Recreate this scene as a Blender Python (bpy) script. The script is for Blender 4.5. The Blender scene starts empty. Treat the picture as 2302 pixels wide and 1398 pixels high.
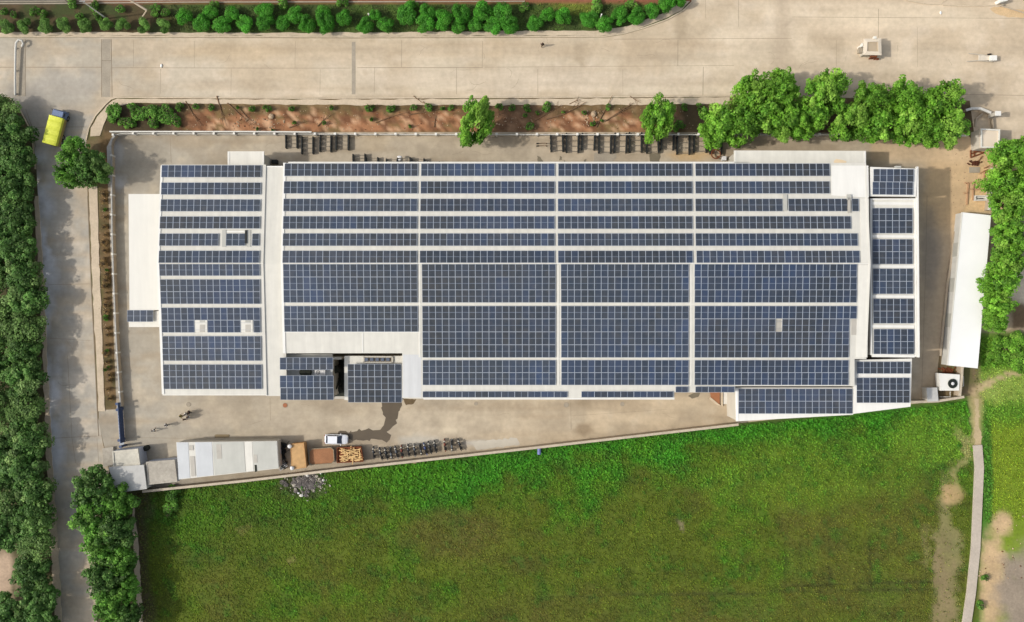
import bpy, math, random
import numpy as np
from mathutils import Vector, Matrix
from mathutils.geometry import delaunay_2d_cdt

# ------------------------------------------------------------------ frame
H = 150.0            # flying height of the camera, metres
S = 0.072            # metres per photo pixel on the ground
K = 1.22             # radiance of a sunlit white horizontal surface
CX, CY = 1151.0, 699.0
random.seed(7)
rng = np.random.default_rng(7)
scene = bpy.context.scene
COL = scene.collection

def P(px, py, z=0.0):
    f = S * (1 - z / H)
    return Vector(((px - CX) * f, (CY - py) * f, z))

def lin(c):
    c = c / 255.0
    return c / 12.92 if c <= 0.04045 else ((c + 0.055) / 1.055) ** 2.4

def L(r, g, b, k=1.0):
    return (min(.9, lin(r) / K * k), min(.9, lin(g) / K * k), min(.9, lin(b) / K * k))

# ------------------------------------------------------------------ numpy noise
_perm = rng.random((256, 256))
def vnoise(x, y):
    xi = np.floor(x).astype(int); yi = np.floor(y).astype(int)
    fx = x - xi; fy = y - yi
    fx = fx * fx * (3 - 2 * fx); fy = fy * fy * (3 - 2 * fy)
    a = _perm[xi & 255, yi & 255]; b = _perm[(xi + 1) & 255, yi & 255]
    c = _perm[xi & 255, (yi + 1) & 255]; d = _perm[(xi + 1) & 255, (yi + 1) & 255]
    return (a * (1 - fx) + b * fx) * (1 - fy) + (c * (1 - fx) + d * fx) * fy
def fbm(x, y, o=4):
    s = 0; a = .5; t = 0
    for i in range(o):
        s = s + a * vnoise(x + 17.3 * i, y + 9.1 * i); t += a
        x = x * 2.03; y = y * 2.03; a *= .5
    return s / t
def sm(a, b, t):
    t = np.clip((t - a) / (b - a), 0, 1)
    return t * t * (3 - 2 * t)
def band(a0, a1, b0, b1, t):
    return sm(a0, a1, t) * (1 - sm(b0, b1, t))
def mix(c, col, m):
    col = np.array([lin(v) / K for v in col])
    return c * (1 - m[:, None]) + col[None, :] * m[:, None]
def blob(px, py, x, y, rx, ry, n=None):
    d = ((px - x) / rx) ** 2 + ((py - y) / ry) ** 2
    if n is not None: d = d + (n - .5) * 1.2
    return 1 - sm(.25, 1.25, d)

# ------------------------------------------------------------------ materials
MATS = {}
def mat(name, color, rough=.8, var=.12, scale=3.0, attr=False, bump=0.0, bscale=8., metal=0.0, spec=.3,
        fine=None, streak=None, objvar=0.0, translucent=0.0):
    if name in MATS: return MATS[name]
    m = bpy.data.materials.new(name); m.use_nodes = True
    nt = m.node_tree; N = nt.nodes; LK = nt.links
    bs = N['Principled BSDF']
    bs.inputs['Roughness'].default_value = rough
    bs.inputs['Metallic'].default_value = metal
    bs.inputs['Specular IOR Level'].default_value = spec
    geo = N.new('ShaderNodeNewGeometry')
    def noise(sc, det=4, stretch=None):
        n = N.new('ShaderNodeTexNoise'); n.inputs['Scale'].default_value = sc
        n.inputs['Detail'].default_value = det; n.inputs['Roughness'].default_value = .6
        if stretch:
            mp = N.new('ShaderNodeMapping'); mp.inputs['Scale'].default_value = stretch
            LK.new(geo.outputs['Position'], mp.inputs['Vector']); LK.new(mp.outputs[0], n.inputs['Vector'])
        else:
            LK.new(geo.outputs['Position'], n.inputs['Vector'])
        return n.outputs['Fac']
    def maprange(src, lo, hi, a=.25, b=.75):
        r = N.new('ShaderNodeMapRange'); r.inputs[1].default_value = a; r.inputs[2].default_value = b
        r.inputs[3].default_value = lo; r.inputs[4].default_value = hi
        LK.new(src, r.inputs[0]); return r.outputs[0]
    def mul(sa, sb):
        x = N.new('ShaderNodeMath'); x.operation = 'MULTIPLY'
        LK.new(sa, x.inputs[0]); LK.new(sb, x.inputs[1]); return x.outputs[0]
    f = maprange(noise(scale), 1 - var, 1 + var)
    if fine: f = mul(f, maprange(noise(fine[0], 3), 1 - fine[1], 1 + fine[1]))
    if streak: f = mul(f, maprange(noise(streak[0], 3, streak[2]), 1 - streak[1], 1 + streak[1] * .5))
    if objvar:
        oi = N.new('ShaderNodeObjectInfo')
        f = mul(f, maprange(oi.outputs['Random'], 1 - objvar, 1 + objvar, 0, 1))
    mx = N.new('ShaderNodeVectorMath'); mx.operation = 'SCALE'
    if attr:
        at = N.new('ShaderNodeAttribute'); at.attribute_name = 'Col'
        LK.new(at.outputs['Color'], mx.inputs[0])
    else:
        mx.inputs[0].default_value = color[:3]
    LK.new(f, mx.inputs['Scale'])
    LK.new(mx.outputs[0], bs.inputs['Base Color'])
    if bump:
        bp = N.new('ShaderNodeBump'); bp.inputs['Strength'].default_value = bump; bp.inputs['Distance'].default_value = .05
        LK.new(noise(bscale, 5), bp.inputs['Height']); LK.new(bp.outputs[0], bs.inputs['Normal'])
    if translucent:
        tr = N.new('ShaderNodeBsdfTranslucent'); LK.new(mx.outputs[0], tr.inputs['Color'])
        ms = N.new('ShaderNodeMixShader'); ms.inputs[0].default_value = translucent
        LK.new(bs.outputs[0], ms.inputs[1]); LK.new(tr.outputs[0], ms.inputs[2])
        LK.new(ms.outputs[0], N['Material Output'].inputs['Surface'])
    MATS[name] = m
    return m

def glass_mat():
    m = bpy.data.materials.new('panel_cells'); m.use_nodes = True
    nt = m.node_tree; N = nt.nodes; LK = nt.links; bs = N['Principled BSDF']
    bs.inputs['Roughness'].default_value = .22; bs.inputs['Specular IOR Level'].default_value = .5
    oi = N.new('ShaderNodeObjectInfo'); geo = N.new('ShaderNodeNewGeometry'); tc = N.new('ShaderNodeTexCoord')
    ra = N.new('ShaderNodeValToRGB'); e = ra.color_ramp.elements
    e[0].position = 0.0; e[0].color = (*L(45, 49, 53), 1)
    e[1].position = 1.0; e[1].color = (*L(52, 67, 92), 1)
    x = e.new(.35); x.color = (*L(48, 55, 63), 1)
    x = e.new(.7); x.color = (*L(49, 59, 74), 1)
    no = N.new('ShaderNodeTexNoise'); no.inputs['Scale'].default_value = .06; no.inputs['Detail'].default_value = 3
    LK.new(geo.outputs['Position'], no.inputs['Vector'])
    a = N.new('ShaderNodeMath'); a.operation = 'MULTIPLY_ADD'; a.inputs[1].default_value = .46
    LK.new(oi.outputs['Random'], a.inputs[0])
    b = N.new('ShaderNodeMapRange'); b.inputs[1].default_value = .35; b.inputs[2].default_value = .65
    b.inputs[3].default_value = .0; b.inputs[4].default_value = .62
    LK.new(no.outputs['Fac'], b.inputs[0]); LK.new(b.outputs[0], a.inputs[2])
    LK.new(a.outputs[0], ra.inputs['Fac'])
    # dust film and cell seams in the panel's own coordinates
    d = N.new('ShaderNodeTexNoise'); d.inputs['Scale'].default_value = 1.1; d.inputs['Detail'].default_value = 5
    LK.new(geo.outputs['Position'], d.inputs['Vector'])
    dm = N.new('ShaderNodeMapRange'); dm.inputs[1].default_value = .35; dm.inputs[2].default_value = .75
    dm.inputs[3].default_value = .0; dm.inputs[4].default_value = .1
    LK.new(d.outputs['Fac'], dm.inputs[0])
    mx = N.new('ShaderNodeMix'); mx.data_type = 'RGBA'; mx.inputs[7].default_value = (*L(150, 140, 125), 1)
    LK.new(dm.outputs[0], mx.inputs[0]); LK.new(ra.outputs[0], mx.inputs[6])
    sx = N.new('ShaderNodeSeparateXYZ'); LK.new(tc.outputs['Object'], sx.inputs[0])
    def line(sock, per, w):
        k = N.new('ShaderNodeMath'); k.operation = 'PINGPONG'; k.inputs[1].default_value = per / 2
        LK.new(sock, k.inputs[0])
        c = N.new('ShaderNodeMath'); c.operation = 'LESS_THAN'; c.inputs[1].default_value = w
        LK.new(k.outputs[0], c.inputs[0]); return c.outputs[0]
    l1 = line(sx.outputs[0], .166, .004); l2 = line(sx.outputs[1], .0825 * 2, .004)
    mm = N.new('ShaderNodeMath'); mm.operation = 'MAXIMUM'; LK.new(l1, mm.inputs[0]); LK.new(l2, mm.inputs[1])
    m5 = N.new('ShaderNodeMath'); m5.operation = 'MULTIPLY'; m5.inputs[1].default_value = .35
    LK.new(mm.outputs[0], m5.inputs[0])
    m2 = N.new('ShaderNodeMix'); m2.data_type = 'RGBA'; m2.inputs[7].default_value = (*L(150, 158, 170), 1)
    LK.new(m5.outputs[0], m2.inputs[0]); LK.new(mx.outputs[2], m2.inputs[6])
    vm = N.new('ShaderNodeVectorMath'); vm.operation = 'MULTIPLY'
    LK.new(m2.outputs[2], vm.inputs[0]); LK.new(oi.outputs['Color'], vm.inputs[1])   # random tint, set per array
    LK.new(vm.outputs[0], bs.inputs['Base Color'])
    return m

M_ground = mat('ground', (0, 0, 0), .95, .14, .35, attr=True, fine=(2.5, .16), bump=.5, bscale=3)
M_conc = mat('concrete_paving', (0, 0, 0), .9, .1, .16, attr=True, fine=(1.3, .1), bump=.15, bscale=6, streak=(.6, .1, (.1, 1, 1)))
M_joint = mat('paving_joint', L(138, 124, 104), .95, .25, .5)
M_kerb = mat('kerb_concrete', L(205, 188, 162), .9, .15, .8, fine=(4, .1))
M_pave = mat('footpath', L(206, 188, 162), .9, .12, .5, fine=(3, .1), bump=.2)
M_darkconc = mat('drain_concrete', L(168, 157, 139), .9, .15, .6, fine=(4, .1))
M_wet = mat('wet_concrete', L(92, 79, 60), .45, .15, .5, spec=.5)
M_roof = mat('roof_sheet', L(220, 216, 204), .55, .04, .12, streak=(.9, .1, (1.6, .1, 1)), fine=(.8, .05), spec=.3)
M_roofw = mat('roof_sheet_cream', L(231, 227, 215), .55, .04, .2, streak=(.9, .08, (1.6, .1, 1)), fine=(.8, .04), spec=.3)
M_white = mat('white_coated_steel', L(240, 237, 228), .5, .04, .3, streak=(.9, .07, (1.6, .12, 1)), spec=.3)
M_white2 = mat('bright_roof_sheet', L(252, 251, 246), .5, .03, .3, spec=.3)
M_greyroof = mat('grey_roof_sheet', L(188, 186, 176), .7, .1, .4, streak=(.6, .12, (1.5, .3, 1)))
M_wall = mat('painted_plaster', L(205, 198, 184), .85, .08, .4)
M_bluewall = mat('bluish_plaster', L(178, 184, 196), .85, .08, .4)
M_bound = mat('boundary_masonry', L(186, 170, 148), .9, .15, .6, fine=(5, .12), bump=.3)
M_cap = mat('weathered_cap', L(222, 218, 208), .8, .12, .9)
M_dirty = mat('dirty_slab', L(178, 170, 156), .95, .22, .35, fine=(2, .18))
M_frame = mat('aluminium_frame', L(182, 190, 202), .45, .06, 1, spec=.4)
M_backsheet = mat('busbar_strip', L(136, 146, 162), .4, .05, 1)
M_glass = glass_mat()
M_alu = mat('aluminium_rail', L(190, 190, 190), .4, .05, 1, metal=.6)
M_skyl = mat('skylight_sheet', L(186, 180, 168), .5, .12, .6)
M_black = mat('black_steel', L(36, 38, 36), .6, .25, 2)
M_dark = mat('dark_void', L(52, 54, 46), .9, .3, 1)
M_rust = mat('rust', L(128, 74, 46), .9, .25, 1.5, fine=(6, .2))
M_rusttan = mat('tan_rusty_sheet', L(196, 150, 98), .85, .18, .7, fine=(3, .1))
M_soil = mat('red_soil', L(156, 108, 74), .95, .15, 1.0, fine=(5, .2), bump=.5)
M_timber = mat('raw_timber', L(222, 184, 126), .85, .18, 1.5, fine=(6, .15))
M_blue = mat('blue_paint', L(66, 82, 116), .5, .12, 2)
M_yellow = mat('yellow_tarpaulin', L(218, 222, 78), .6, .05, 1.2, bump=.5, bscale=2)
M_cabblue = mat('cab_blue', L(112, 128, 160), .4, .06, 2)
M_rubber = mat('tyre_rubber', L(30, 30, 30), .85, .1, 4)
M_carwhite = mat('car_white', L(236, 238, 242), .25, .02, 1, spec=.5)
M_winglass = mat('window_glass', L(52, 60, 78), .08, .05, 1, spec=.6)
M_chrome = mat('bright_metal', L(170, 170, 172), .3, .05, 2, metal=.7)
M_lamp = mat('lamp_lens', L(230, 225, 210), .2, .02, 2)
M_bark = mat('bark', L(112, 98, 78), .95, .25, 3, bump=.4)
M_twig = mat('dry_wood', L(128, 100, 74), .95, .2, 3)
M_leaf_b = mat('leaf_bright', (0, 0, 0), .6, .22, .8, attr=True, objvar=.12, translucent=.25, spec=.25)
M_grass = mat('grass_blade', (0, 0, 0), .7, .15, .25, attr=True, translucent=.25, spec=.2)
M_stone = mat('rubble_stone', L(190, 165, 135), .95, .3, 2)
M_plastic = mat('white_plastic', L(228, 226, 224), .6, .06, 3)
M_plasticblue = mat('blue_plastic', L(120, 130, 180), .6, .06, 3)
M_skin = mat('skin', L(140, 98, 72), .6, .05, 8)
M_hair = mat('hair', L(34, 28, 24), .7, .1, 8)
M_sand = mat('sand', L(214, 184, 142), .95, .12, .5, fine=(4, .1))

# ------------------------------------------------------------------ mesh builder
def rot2(x, y, a):
    c, s = math.cos(a), math.sin(a)
    return x * c - y * s, x * s + y * c

class MB:
    def __init__(self): self.v = []; self.f = []; self.m = []
    def face(self, pts, mi=0):
        i = len(self.v); self.v += [tuple(p) for p in pts]
        self.f.append(tuple(range(i, i + len(pts)))); self.m.append(mi)
    def box(self, c, s, a=0.0, mi=0, top=1.0, topy=None, mtop=None):
        cx, cy, cz = c; sx, sy, sz = [q / 2 for q in s]
        ty = top if topy is None else topy
        i = len(self.v)
        for z, k, ky in ((-sz, 1, 1), (sz, top, ty)):
            for x, y in ((-1, -1), (1, -1), (1, 1), (-1, 1)):
                rx, ry = rot2(x * sx * k, y * sy * ky, a)
                self.v.append((cx + rx, cy + ry, cz + z))
        fs = [(3, 2, 1, 0), (4, 5, 6, 7), (0, 1, 5, 4), (1, 2, 6, 5), (2, 3, 7, 6), (3, 0, 4, 7)]
        for k, q in enumerate(fs):
            self.f.append(tuple(i + j for j in q)); self.m.append(mtop if (mtop is not None and k == 1) else mi)
        return self
    def prism(self, top, bot, mi=0, mtop=None):
        n = len(top); i = len(self.v)
        self.v += [tuple(p) for p in top] + [tuple(p) for p in bot]
        self.f.append(tuple(range(i, i + n))); self.m.append(mi if mtop is None else mtop)
        self.f.append(tuple(range(i + 2 * n - 1, i + n - 1, -1))); self.m.append(mi)
        for k in range(n):
            j = (k + 1) % n
            self.f.append((i + k, i + n + k, i + n + j, i + j)); self.m.append(mi)
        return self
    def tube(self, pts, rad, n=8, mi=0, cap=True):
        pts = [Vector(p) for p in pts]
        if not hasattr(rad, '__len__'): rad = [rad] * len(pts)
        i0 = len(self.v)
        for k, p in enumerate(pts):
            d = (pts[min(k + 1, len(pts) - 1)] - pts[max(k - 1, 0)]).normalized()
            u = d.cross(Vector((0, 0, 1)))
            if u.length < 1e-4: u = Vector((1, 0, 0))
            u.normalize(); w = d.cross(u)
            for j in range(n):
                a = 2 * math.pi * j / n
                q = p + (u * math.cos(a) + w * math.sin(a)) * rad[k]
                self.v.append(tuple(q))
        for k in range(len(pts) - 1):
            for j in range(n):
                a = i0 + k * n + j; b = i0 + k * n + (j + 1) % n
                self.f.append((a, b, b + n, a + n)); self.m.append(mi)
        if cap:
            self.f.append(tuple(i0 + j for j in range(n))[::-1]); self.m.append(mi)
            e = i0 + (len(pts) - 1) * n
            self.f.append(tuple(e + j for j in range(n))); self.m.append(mi)
        return self
    def torus(self, c, R, r, axis='x', n=20, k=8, mi=0):
        i0 = len(self.v)
        for i in range(n):
            a = 2 * math.pi * i / n
            for j in range(k):
                b = 2 * math.pi * j / k
                q = R + r * math.cos(b); h = r * math.sin(b)
                p = (q * math.cos(a), q * math.sin(a))
                if axis == 'z': o = (p[0], p[1], h)
                elif axis == 'x': o = (h, p[0], p[1])
                else: o = (p[0], h, p[1])
                self.v.append((c[0] + o[0], c[1] + o[1], c[2] + o[2]))
        for i in range(n):
            for j in range(k):
                a = i0 + i * k + j; b = i0 + i * k + (j + 1) % k
                c2 = i0 + ((i + 1) % n) * k + (j + 1) % k; d = i0 + ((i + 1) % n) * k + j
                self.f.append((a, b, c2, d)); self.m.append(mi)
        return self
    def ball(self, c, r, n=10, k=7, mi=0, jit=0.0):
        if not hasattr(r, '__len__'): r = (r, r, r)
        i0 = len(self.v)
        for j in range(k + 1):
            t = math.pi * j / k
            for i in range(n):
                a = 2 * math.pi * i / n
                q = 1 + random.uniform(-jit, jit)
                self.v.append((c[0] + r[0] * q * math.sin(t) * math.cos(a), c[1] + r[1] * q * math.sin(t) * math.sin(a), c[2] + r[2] * q * math.cos(t)))
        for j in range(k):
            for i in range(n):
                a = i0 + j * n + i; b = i0 + j * n + (i + 1) % n
                self.f.append((a, a + n, b + n, b)); self.m.append(mi)
        return self
    def build(self, name, mats, parent=None, smooth=False, local=False):
        me = bpy.data.meshes.new(name)
        off = (0, 0, 0)
        if parent is not None and not local: off = parent['_o']
        vs = [(x - off[0], y - off[1], z - off[2]) for x, y, z in self.v]
        me.from_pydata(vs, [], self.f)
        if not isinstance(mats, (list, tuple)): mats = [mats]
        for m in mats: me.materials.append(m)
        me.polygons.foreach_set('material_index', self.m)
        if smooth: me.polygons.foreach_set('use_smooth', [True] * len(self.f))
        me.validate(); me.update()
        o = bpy.data.objects.new(name, me); COL.objects.link(o)
        if parent is not None: o.parent = parent
        return o

def tag(o, label=None, cat=None, group=None, kind=None):
    if label: o['label'] = label
    if cat: o['category'] = cat
    if group: o['group'] = group
    if kind: o['kind'] = kind
    return o
def thing(name, label, cat, loc=(0, 0, 0), rz=0.0, group=None):
    o = bpy.data.objects.new(name, None); COL.objects.link(o)
    o.empty_display_size = .3
    o.location = loc; o.rotation_euler = (0, 0, rz)
    o['_o'] = tuple(loc)
    return tag(o, label, cat, group)
def struct(o): o['kind'] = 'structure'; return o
def copy_tree(o, parent=None):
    kids = [c for c in o.children]
    c = o.copy(); COL.objects.link(c)
    if parent is not None: c.parent = parent
    for k in kids: copy_tree(k, c)
    return c
def ordn(i):
    w = ['first', 'second', 'third', 'fourth', 'fifth', 'sixth', 'seventh', 'eighth', 'ninth', 'tenth', 'eleventh', 'twelfth',
         'thirteenth', 'fourteenth', 'fifteenth', 'sixteenth', 'seventeenth', 'eighteenth', 'nineteenth', 'twentieth']
    if i < 20: return w[i]
    tens = {2: 'twenty', 3: 'thirty', 4: 'forty', 5: 'fifty', 6: 'sixty', 7: 'seventy'}
    tth = {2: 'twentieth', 3: 'thirtieth', 4: 'fortieth', 5: 'fiftieth', 6: 'sixtieth', 7: 'seventieth'}
    n = i + 1
    return tth[n // 10] if n % 10 == 0 else tens[n // 10] + '-' + w[n % 10 - 1]
def cardinal(i):
    return ['one', 'two', 'three', 'four', 'five', 'six', 'seven', 'eight', 'nine', 'ten', 'eleven', 'twelve'][i - 1]

# ------------------------------------------------------------------ colour maps of the ground (soil, grass, concrete; paving also carries painted light fall-off and tree shade)
def ground_color(px, py):
    n1 = fbm(px / 60, py / 60); n2 = fbm(px / 22 + 40, py / 22 + 7); n3 = fbm(px / 9 + 3, py / 9 + 90, 3)
    wx = px + (n1 - .5) * 60; wy = py + (n2 - .5) * 40
    c = np.tile(np.array([[lin(120) / K, lin(104) / K, lin(76) / K]]), (len(px), 1))
    c = mix(c, (92, 98, 48), sm(.45, .6, n1) * .6)
    # north verge
    v = 1 - sm(74, 80, py)
    c = mix(c, (86, 74, 50), v)
    c = mix(c, (74, 100, 40), v * sm(330, 450, wx) * .85)
    c = mix(c, (66, 78, 40), v * sm(.48, .58, n2) * .8)
    c = mix(c, (112, 122, 48), v * blob(px, py, 1290, 15, 70, 18, n2))
    t = 1 - sm(6, 11, py + (n2 - .5) * 10)
    c = mix(c, (140, 92, 66), t)
    c = mix(c, (104, 98, 88), t * (1 - sm(140, 190, wx)))
    # strip of red soil
    r = band(226, 236, 296, 302, py) * sm(230, 236, px) * (1 - sm(2185, 2195, px))
    c = mix(c, (168, 119, 84), r)
    c = mix(c, (108, 100, 62), r * sm(.52, .64, fbm(px / 26 + 70, py / 12 + 8)) * .7)
    c = mix(c, (206, 166, 130), r * sm(.52, .66, n3) * .85)
    c = mix(c, (112, 74, 50), r * sm(.5, .6, fbm(px / 11, py / 11 + 50)) * .85)
    c = mix(c, (96, 88, 56), r * (1 - sm(246, 258, wy)) * .7)
    c = mix(c, (80, 68, 48), r * (1 - sm(360, 450, wx)))
    c = mix(c, (92, 78, 56), r * sm(1500, 1560, wx))
    c = mix(c, (120, 92, 68), r * band(1090, 1110, 1200, 1260, wx) * .7)
    # west tree belt
    w = 1 - sm(100, 135, px - sm(900, 1398, py) * 30)
    w = w * sm(215, 240, py)
    c = mix(c, (88, 84, 56), w)
    c = mix(c, (150, 134, 108), w * sm(.55, .65, n2) * .6)
    c = mix(c, (190, 165, 140), w * blob(px, py, 5, 1290, 30, 60, n2))
    # strip beside the west wall
    s = band(218, 226, 250, 256, px - sm(300, 900, py) * 12) * band(290, 300, 912, 920, py)
    c = mix(c, (118, 96, 66), s); c = mix(c, (86, 80, 50), s * sm(.5, .6, n2) * .8)
    # belt west of the field
    e = band(120, 150, 300, 330, px) * sm(1040, 1060, py)
    c = mix(c, (84, 82, 54), e)
    # field
    wl = 1073 - .113 * (px - 560)
    f = sm(-2, 8, py - wl) * sm(296, 312, px)
    d = py - wl
    c = mix(c, (86, 100, 28), f)
    c = mix(c, (60, 123, 28), f * (1 - sm(40, 165, d + (n1 - .5) * 240)) * sm(600, 950, wx) * .95)
    c = mix(c, (72, 100, 30), f * (1 - sm(60, 260, d + (n1 - .5) * 200)) * (1 - sm(650, 950, wx)) * .8)
    c = mix(c, (76, 120, 26), f * sm(.5, .62, fbm(px / 90 + 7, py / 90)) * .5)
    c = mix(c, (102, 88, 46), f * sm(.52, .68, fbm(px / 120 + 31, py / 120 + 12)) * sm(90, 220, d) * .35)
    c = mix(c, (96, 82, 44), f * blob(px, py, 1010, 1200, 130, 60, n1) * .5)
    c = mix(c, (96, 80, 44), f * blob(px, py, 1500, 1370, 500, 60, n1) * .3)
    c = mix(c, (100, 128, 36), f * blob(px, py, 1800, 1060, 260, 90, n1) * .7)
    c = mix(c, (104, 138, 40), f * blob(px, py, 2090, 985, 110, 70, n1) * .8)
    w1 = fbm(px / 17 + 80, py / 17 + 5); w2 = fbm(px / 38 + 3, py / 30 + 70)
    c = mix(c, (52, 112, 30), f * sm(.56, .68, w1) * sm(.45, .6, w2) * .4)
    c = mix(c, (98, 108, 34), f * sm(.54, .66, 1 - w1) * .3 * sm(60, 200, d))
    c = mix(c, (62, 66, 30), f * sm(.58, .72, w2) * .28)
    c = mix(c, (104, 118, 34), f * sm(.55, .7, 1 - w2) * .3 * sm(60, 200, d))
    c = mix(c, (58, 60, 30), f * np.exp(-((py - 1318 + (px - 1750) * .035 + (n1 - .5) * 6) / 2.6) ** 2) * sm(1740, 1790, px) * .7)
    c = mix(c, (58, 60, 30), f * np.exp(-((py - 1342 + (px - 1200) * .02 + (n1 - .5) * 10) / 3) ** 2) * sm(1180, 1300, px) * .5)
    for lx in (1765, 1800, 1862, 1955): c = mix(c, (56, 58, 28), f * np.exp(-((px - lx + (n2 - .5) * 14) / 2.5) ** 2) * band(1180, 1230, 1300, 1340, py) * .6)
    c = mix(c, (92, 78, 62), f * (1 - sm(318, 350, px + (n1 - .5) * 40)) * .9)
    c = mix(c, (84, 66, 50), f * (1 - sm(3, 14, d + (n2 - .5) * 8)) * .7)
    for (x, y, rx, ry, col) in ((2132 + 26 * (0), 1240, 24, 190, (146, 134, 94)), (2150, 1110, 34, 26, (206, 170, 126)), (2160, 1040, 12, 90, (160, 148, 100)),
                                (2120, 1330, 20, 120, (142, 124, 92)), (2085, 1230, 14, 60, (128, 120, 76)), (690, 1088, 60, 40, (74, 66, 56)),
                                (560, 1190, 14, 10, (130, 120, 70)), (1525, 1180, 8, 14, (150, 130, 110)), (656, 1258, 9, 9, (140, 125, 80))):
        c = mix(c, col, f * blob(px + (n1 - .5) * 70, py, x, y, rx, ry, n3) * .66)
    # grassland east of the lane
    g = sm(2196, 2206, px) * sm(735, 760, py)
    c = mix(c, (92, 132, 38), g)
    c = mix(c, (116, 138, 36), g * sm(920, 980, wy) * sm(2205, 2230, wx))
    c = mix(c, (72, 116, 36), g * blob(px, py, 2215, 1080, 18, 180))
    c = mix(c, (196, 168, 128), g * np.maximum(blob(px, py, 2252, 1180, 26, 30, n2), blob(px, py, 2232, 1310, 40, 130, n2)))
    c = mix(c, (150, 136, 118), g * blob(px, py, 2310, 1340, 80, 130, n2))
    c = mix(c, (160, 158, 104), g * blob(px, py, 2225, 876, 30, 20, n2) * .4)
    c = mix(c, (148, 166, 76), g * blob(px, py, 2262, 868, 90, 44, n2) * .7)
    for bx, by, br in ((2192, 884, 12), (2200, 874, 14), (2214, 866, 15), (2230, 857, 14), (2248, 849, 12), (2266, 842, 11), (2284, 838, 9), (2190, 900, 9)):
        c = mix(c, (190, 166, 128), sm(2176, 2186, px) * blob(px + (n3 - .5) * 14, py, bx, by, br, br * .7, n3) * .85)
    c = mix(c, (176, 158, 112), band(2176, 2188, 2200, 2214, px + (n2 - .5) * 20) * band(880, 900, 990, 1010, py) * .9)
    # sandy plot in the north east
    y = sm(2056, 2076, px) * band(326, 334, 470, 500, py)
    c = mix(c, (216, 184, 138), y)
    z = sm(2150, 2165, px) * band(470, 490, 735, 752, py)
    c = mix(c, (196, 178, 148), z)
    c = mix(c, (150, 138, 122), z * sm(2250, 2275, wx) * (1 - sm(560, 600, wy)))
    c = mix(c, (224, 208, 182), z * sm(2262, 2285, wx) * sm(585, 610, wy))
    c = mix(c, (118, 98, 74), z * sm(2255, 2270, wx) * sm(676, 690, wy))
    c = c * (0.88 + .26 * n3)[:, None]
    return c

def paving_color(px, py):
    n1 = fbm(px / 110 + 5, py / 80); n2 = fbm(px / 34, py / 34 + 3); n3 = fbm(px / 260, py / 9)
    c = np.tile(np.array([[lin(215) / K, lin(197) / K, lin(168) / K]]), (len(px), 1))
    west = 1 - sm(150, 620, px)
    c = mix(c, (186, 175, 155), west * (py < 235))  # fall-off of light towards the west put into the road colour
    c = mix(c, (222, 200, 168), sm(1400, 2000, px) * .8)
    c = mix(c, (178, 170, 155), (1 - sm(226, 250, px)) * sm(200, 260, py))
    c = mix(c, (198, 176, 144), sm(.48, .66, n1) * .65)
    c = mix(c, (222, 204, 178), sm(.56, .7, n2) * .45)
    c = mix(c, (194, 173, 143), sm(.5, .68, n3) * .55)
    c = mix(c, (196, 172, 138), band(84, 92, 118, 140, py) * (px > 250) * (px < 1560) * .5)
    wl = 78 + (py - 330) * .042
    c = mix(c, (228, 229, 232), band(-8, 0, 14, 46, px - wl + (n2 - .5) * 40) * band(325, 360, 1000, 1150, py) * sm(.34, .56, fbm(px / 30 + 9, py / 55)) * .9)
    for (yy, ww) in ((112, 4), (128, 4), (172, 4), (190, 4)):
        c = mix(c, (182, 165, 140), np.exp(-((py - yy + (fbm(px / 120, py * 0 + yy) - .5) * 16) / ww) ** 2) * (py < 214) * sm(.35, .6, fbm(px / 50, py / 20 + 33)) * .3)
    c = mix(c, (172, 160, 142), np.exp(-((np.hypot(px - 330, py - 330) - 190 + (n2 - .5) * 20) / 7) ** 2) * (px < 330) * (py < 330) * .35)
    for (x, y, rx, ry, col, k) in ((1530, 60, 16, 40, (184, 164, 134), .9), (1310, 120, 22, 26, (180, 160, 130), .7), (60, 240, 60, 60, (164, 156, 144), .8),  # the two patches at the west junction paint tree shadow onto the road
                                   (150, 190, 90, 40, (176, 168, 154), .8), (1760, 90, 24, 130, (196, 176, 148), .8), (1900, 60, 90, 22, (226, 204, 172), .7), (1600, 105, 60, 14, (203, 180, 148), .5),
                                   (2010, 40, 240, 26, (228, 208, 176), .7), (2050, 140, 240, 30, (222, 202, 172), .6), (520, 115, 160, 20, (200, 176, 140), .6), (1180, 180, 420, 26, (216, 198, 172), .5)):
        c = mix(c, col, blob(px, py, x, y, rx, ry, n2) * k)
    lum = (c @ np.array([.3, .59, .11]))[:, None]; c = lum + (c - lum) * .9
    return c * (.94 + .12 * n2)[:, None]

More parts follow.
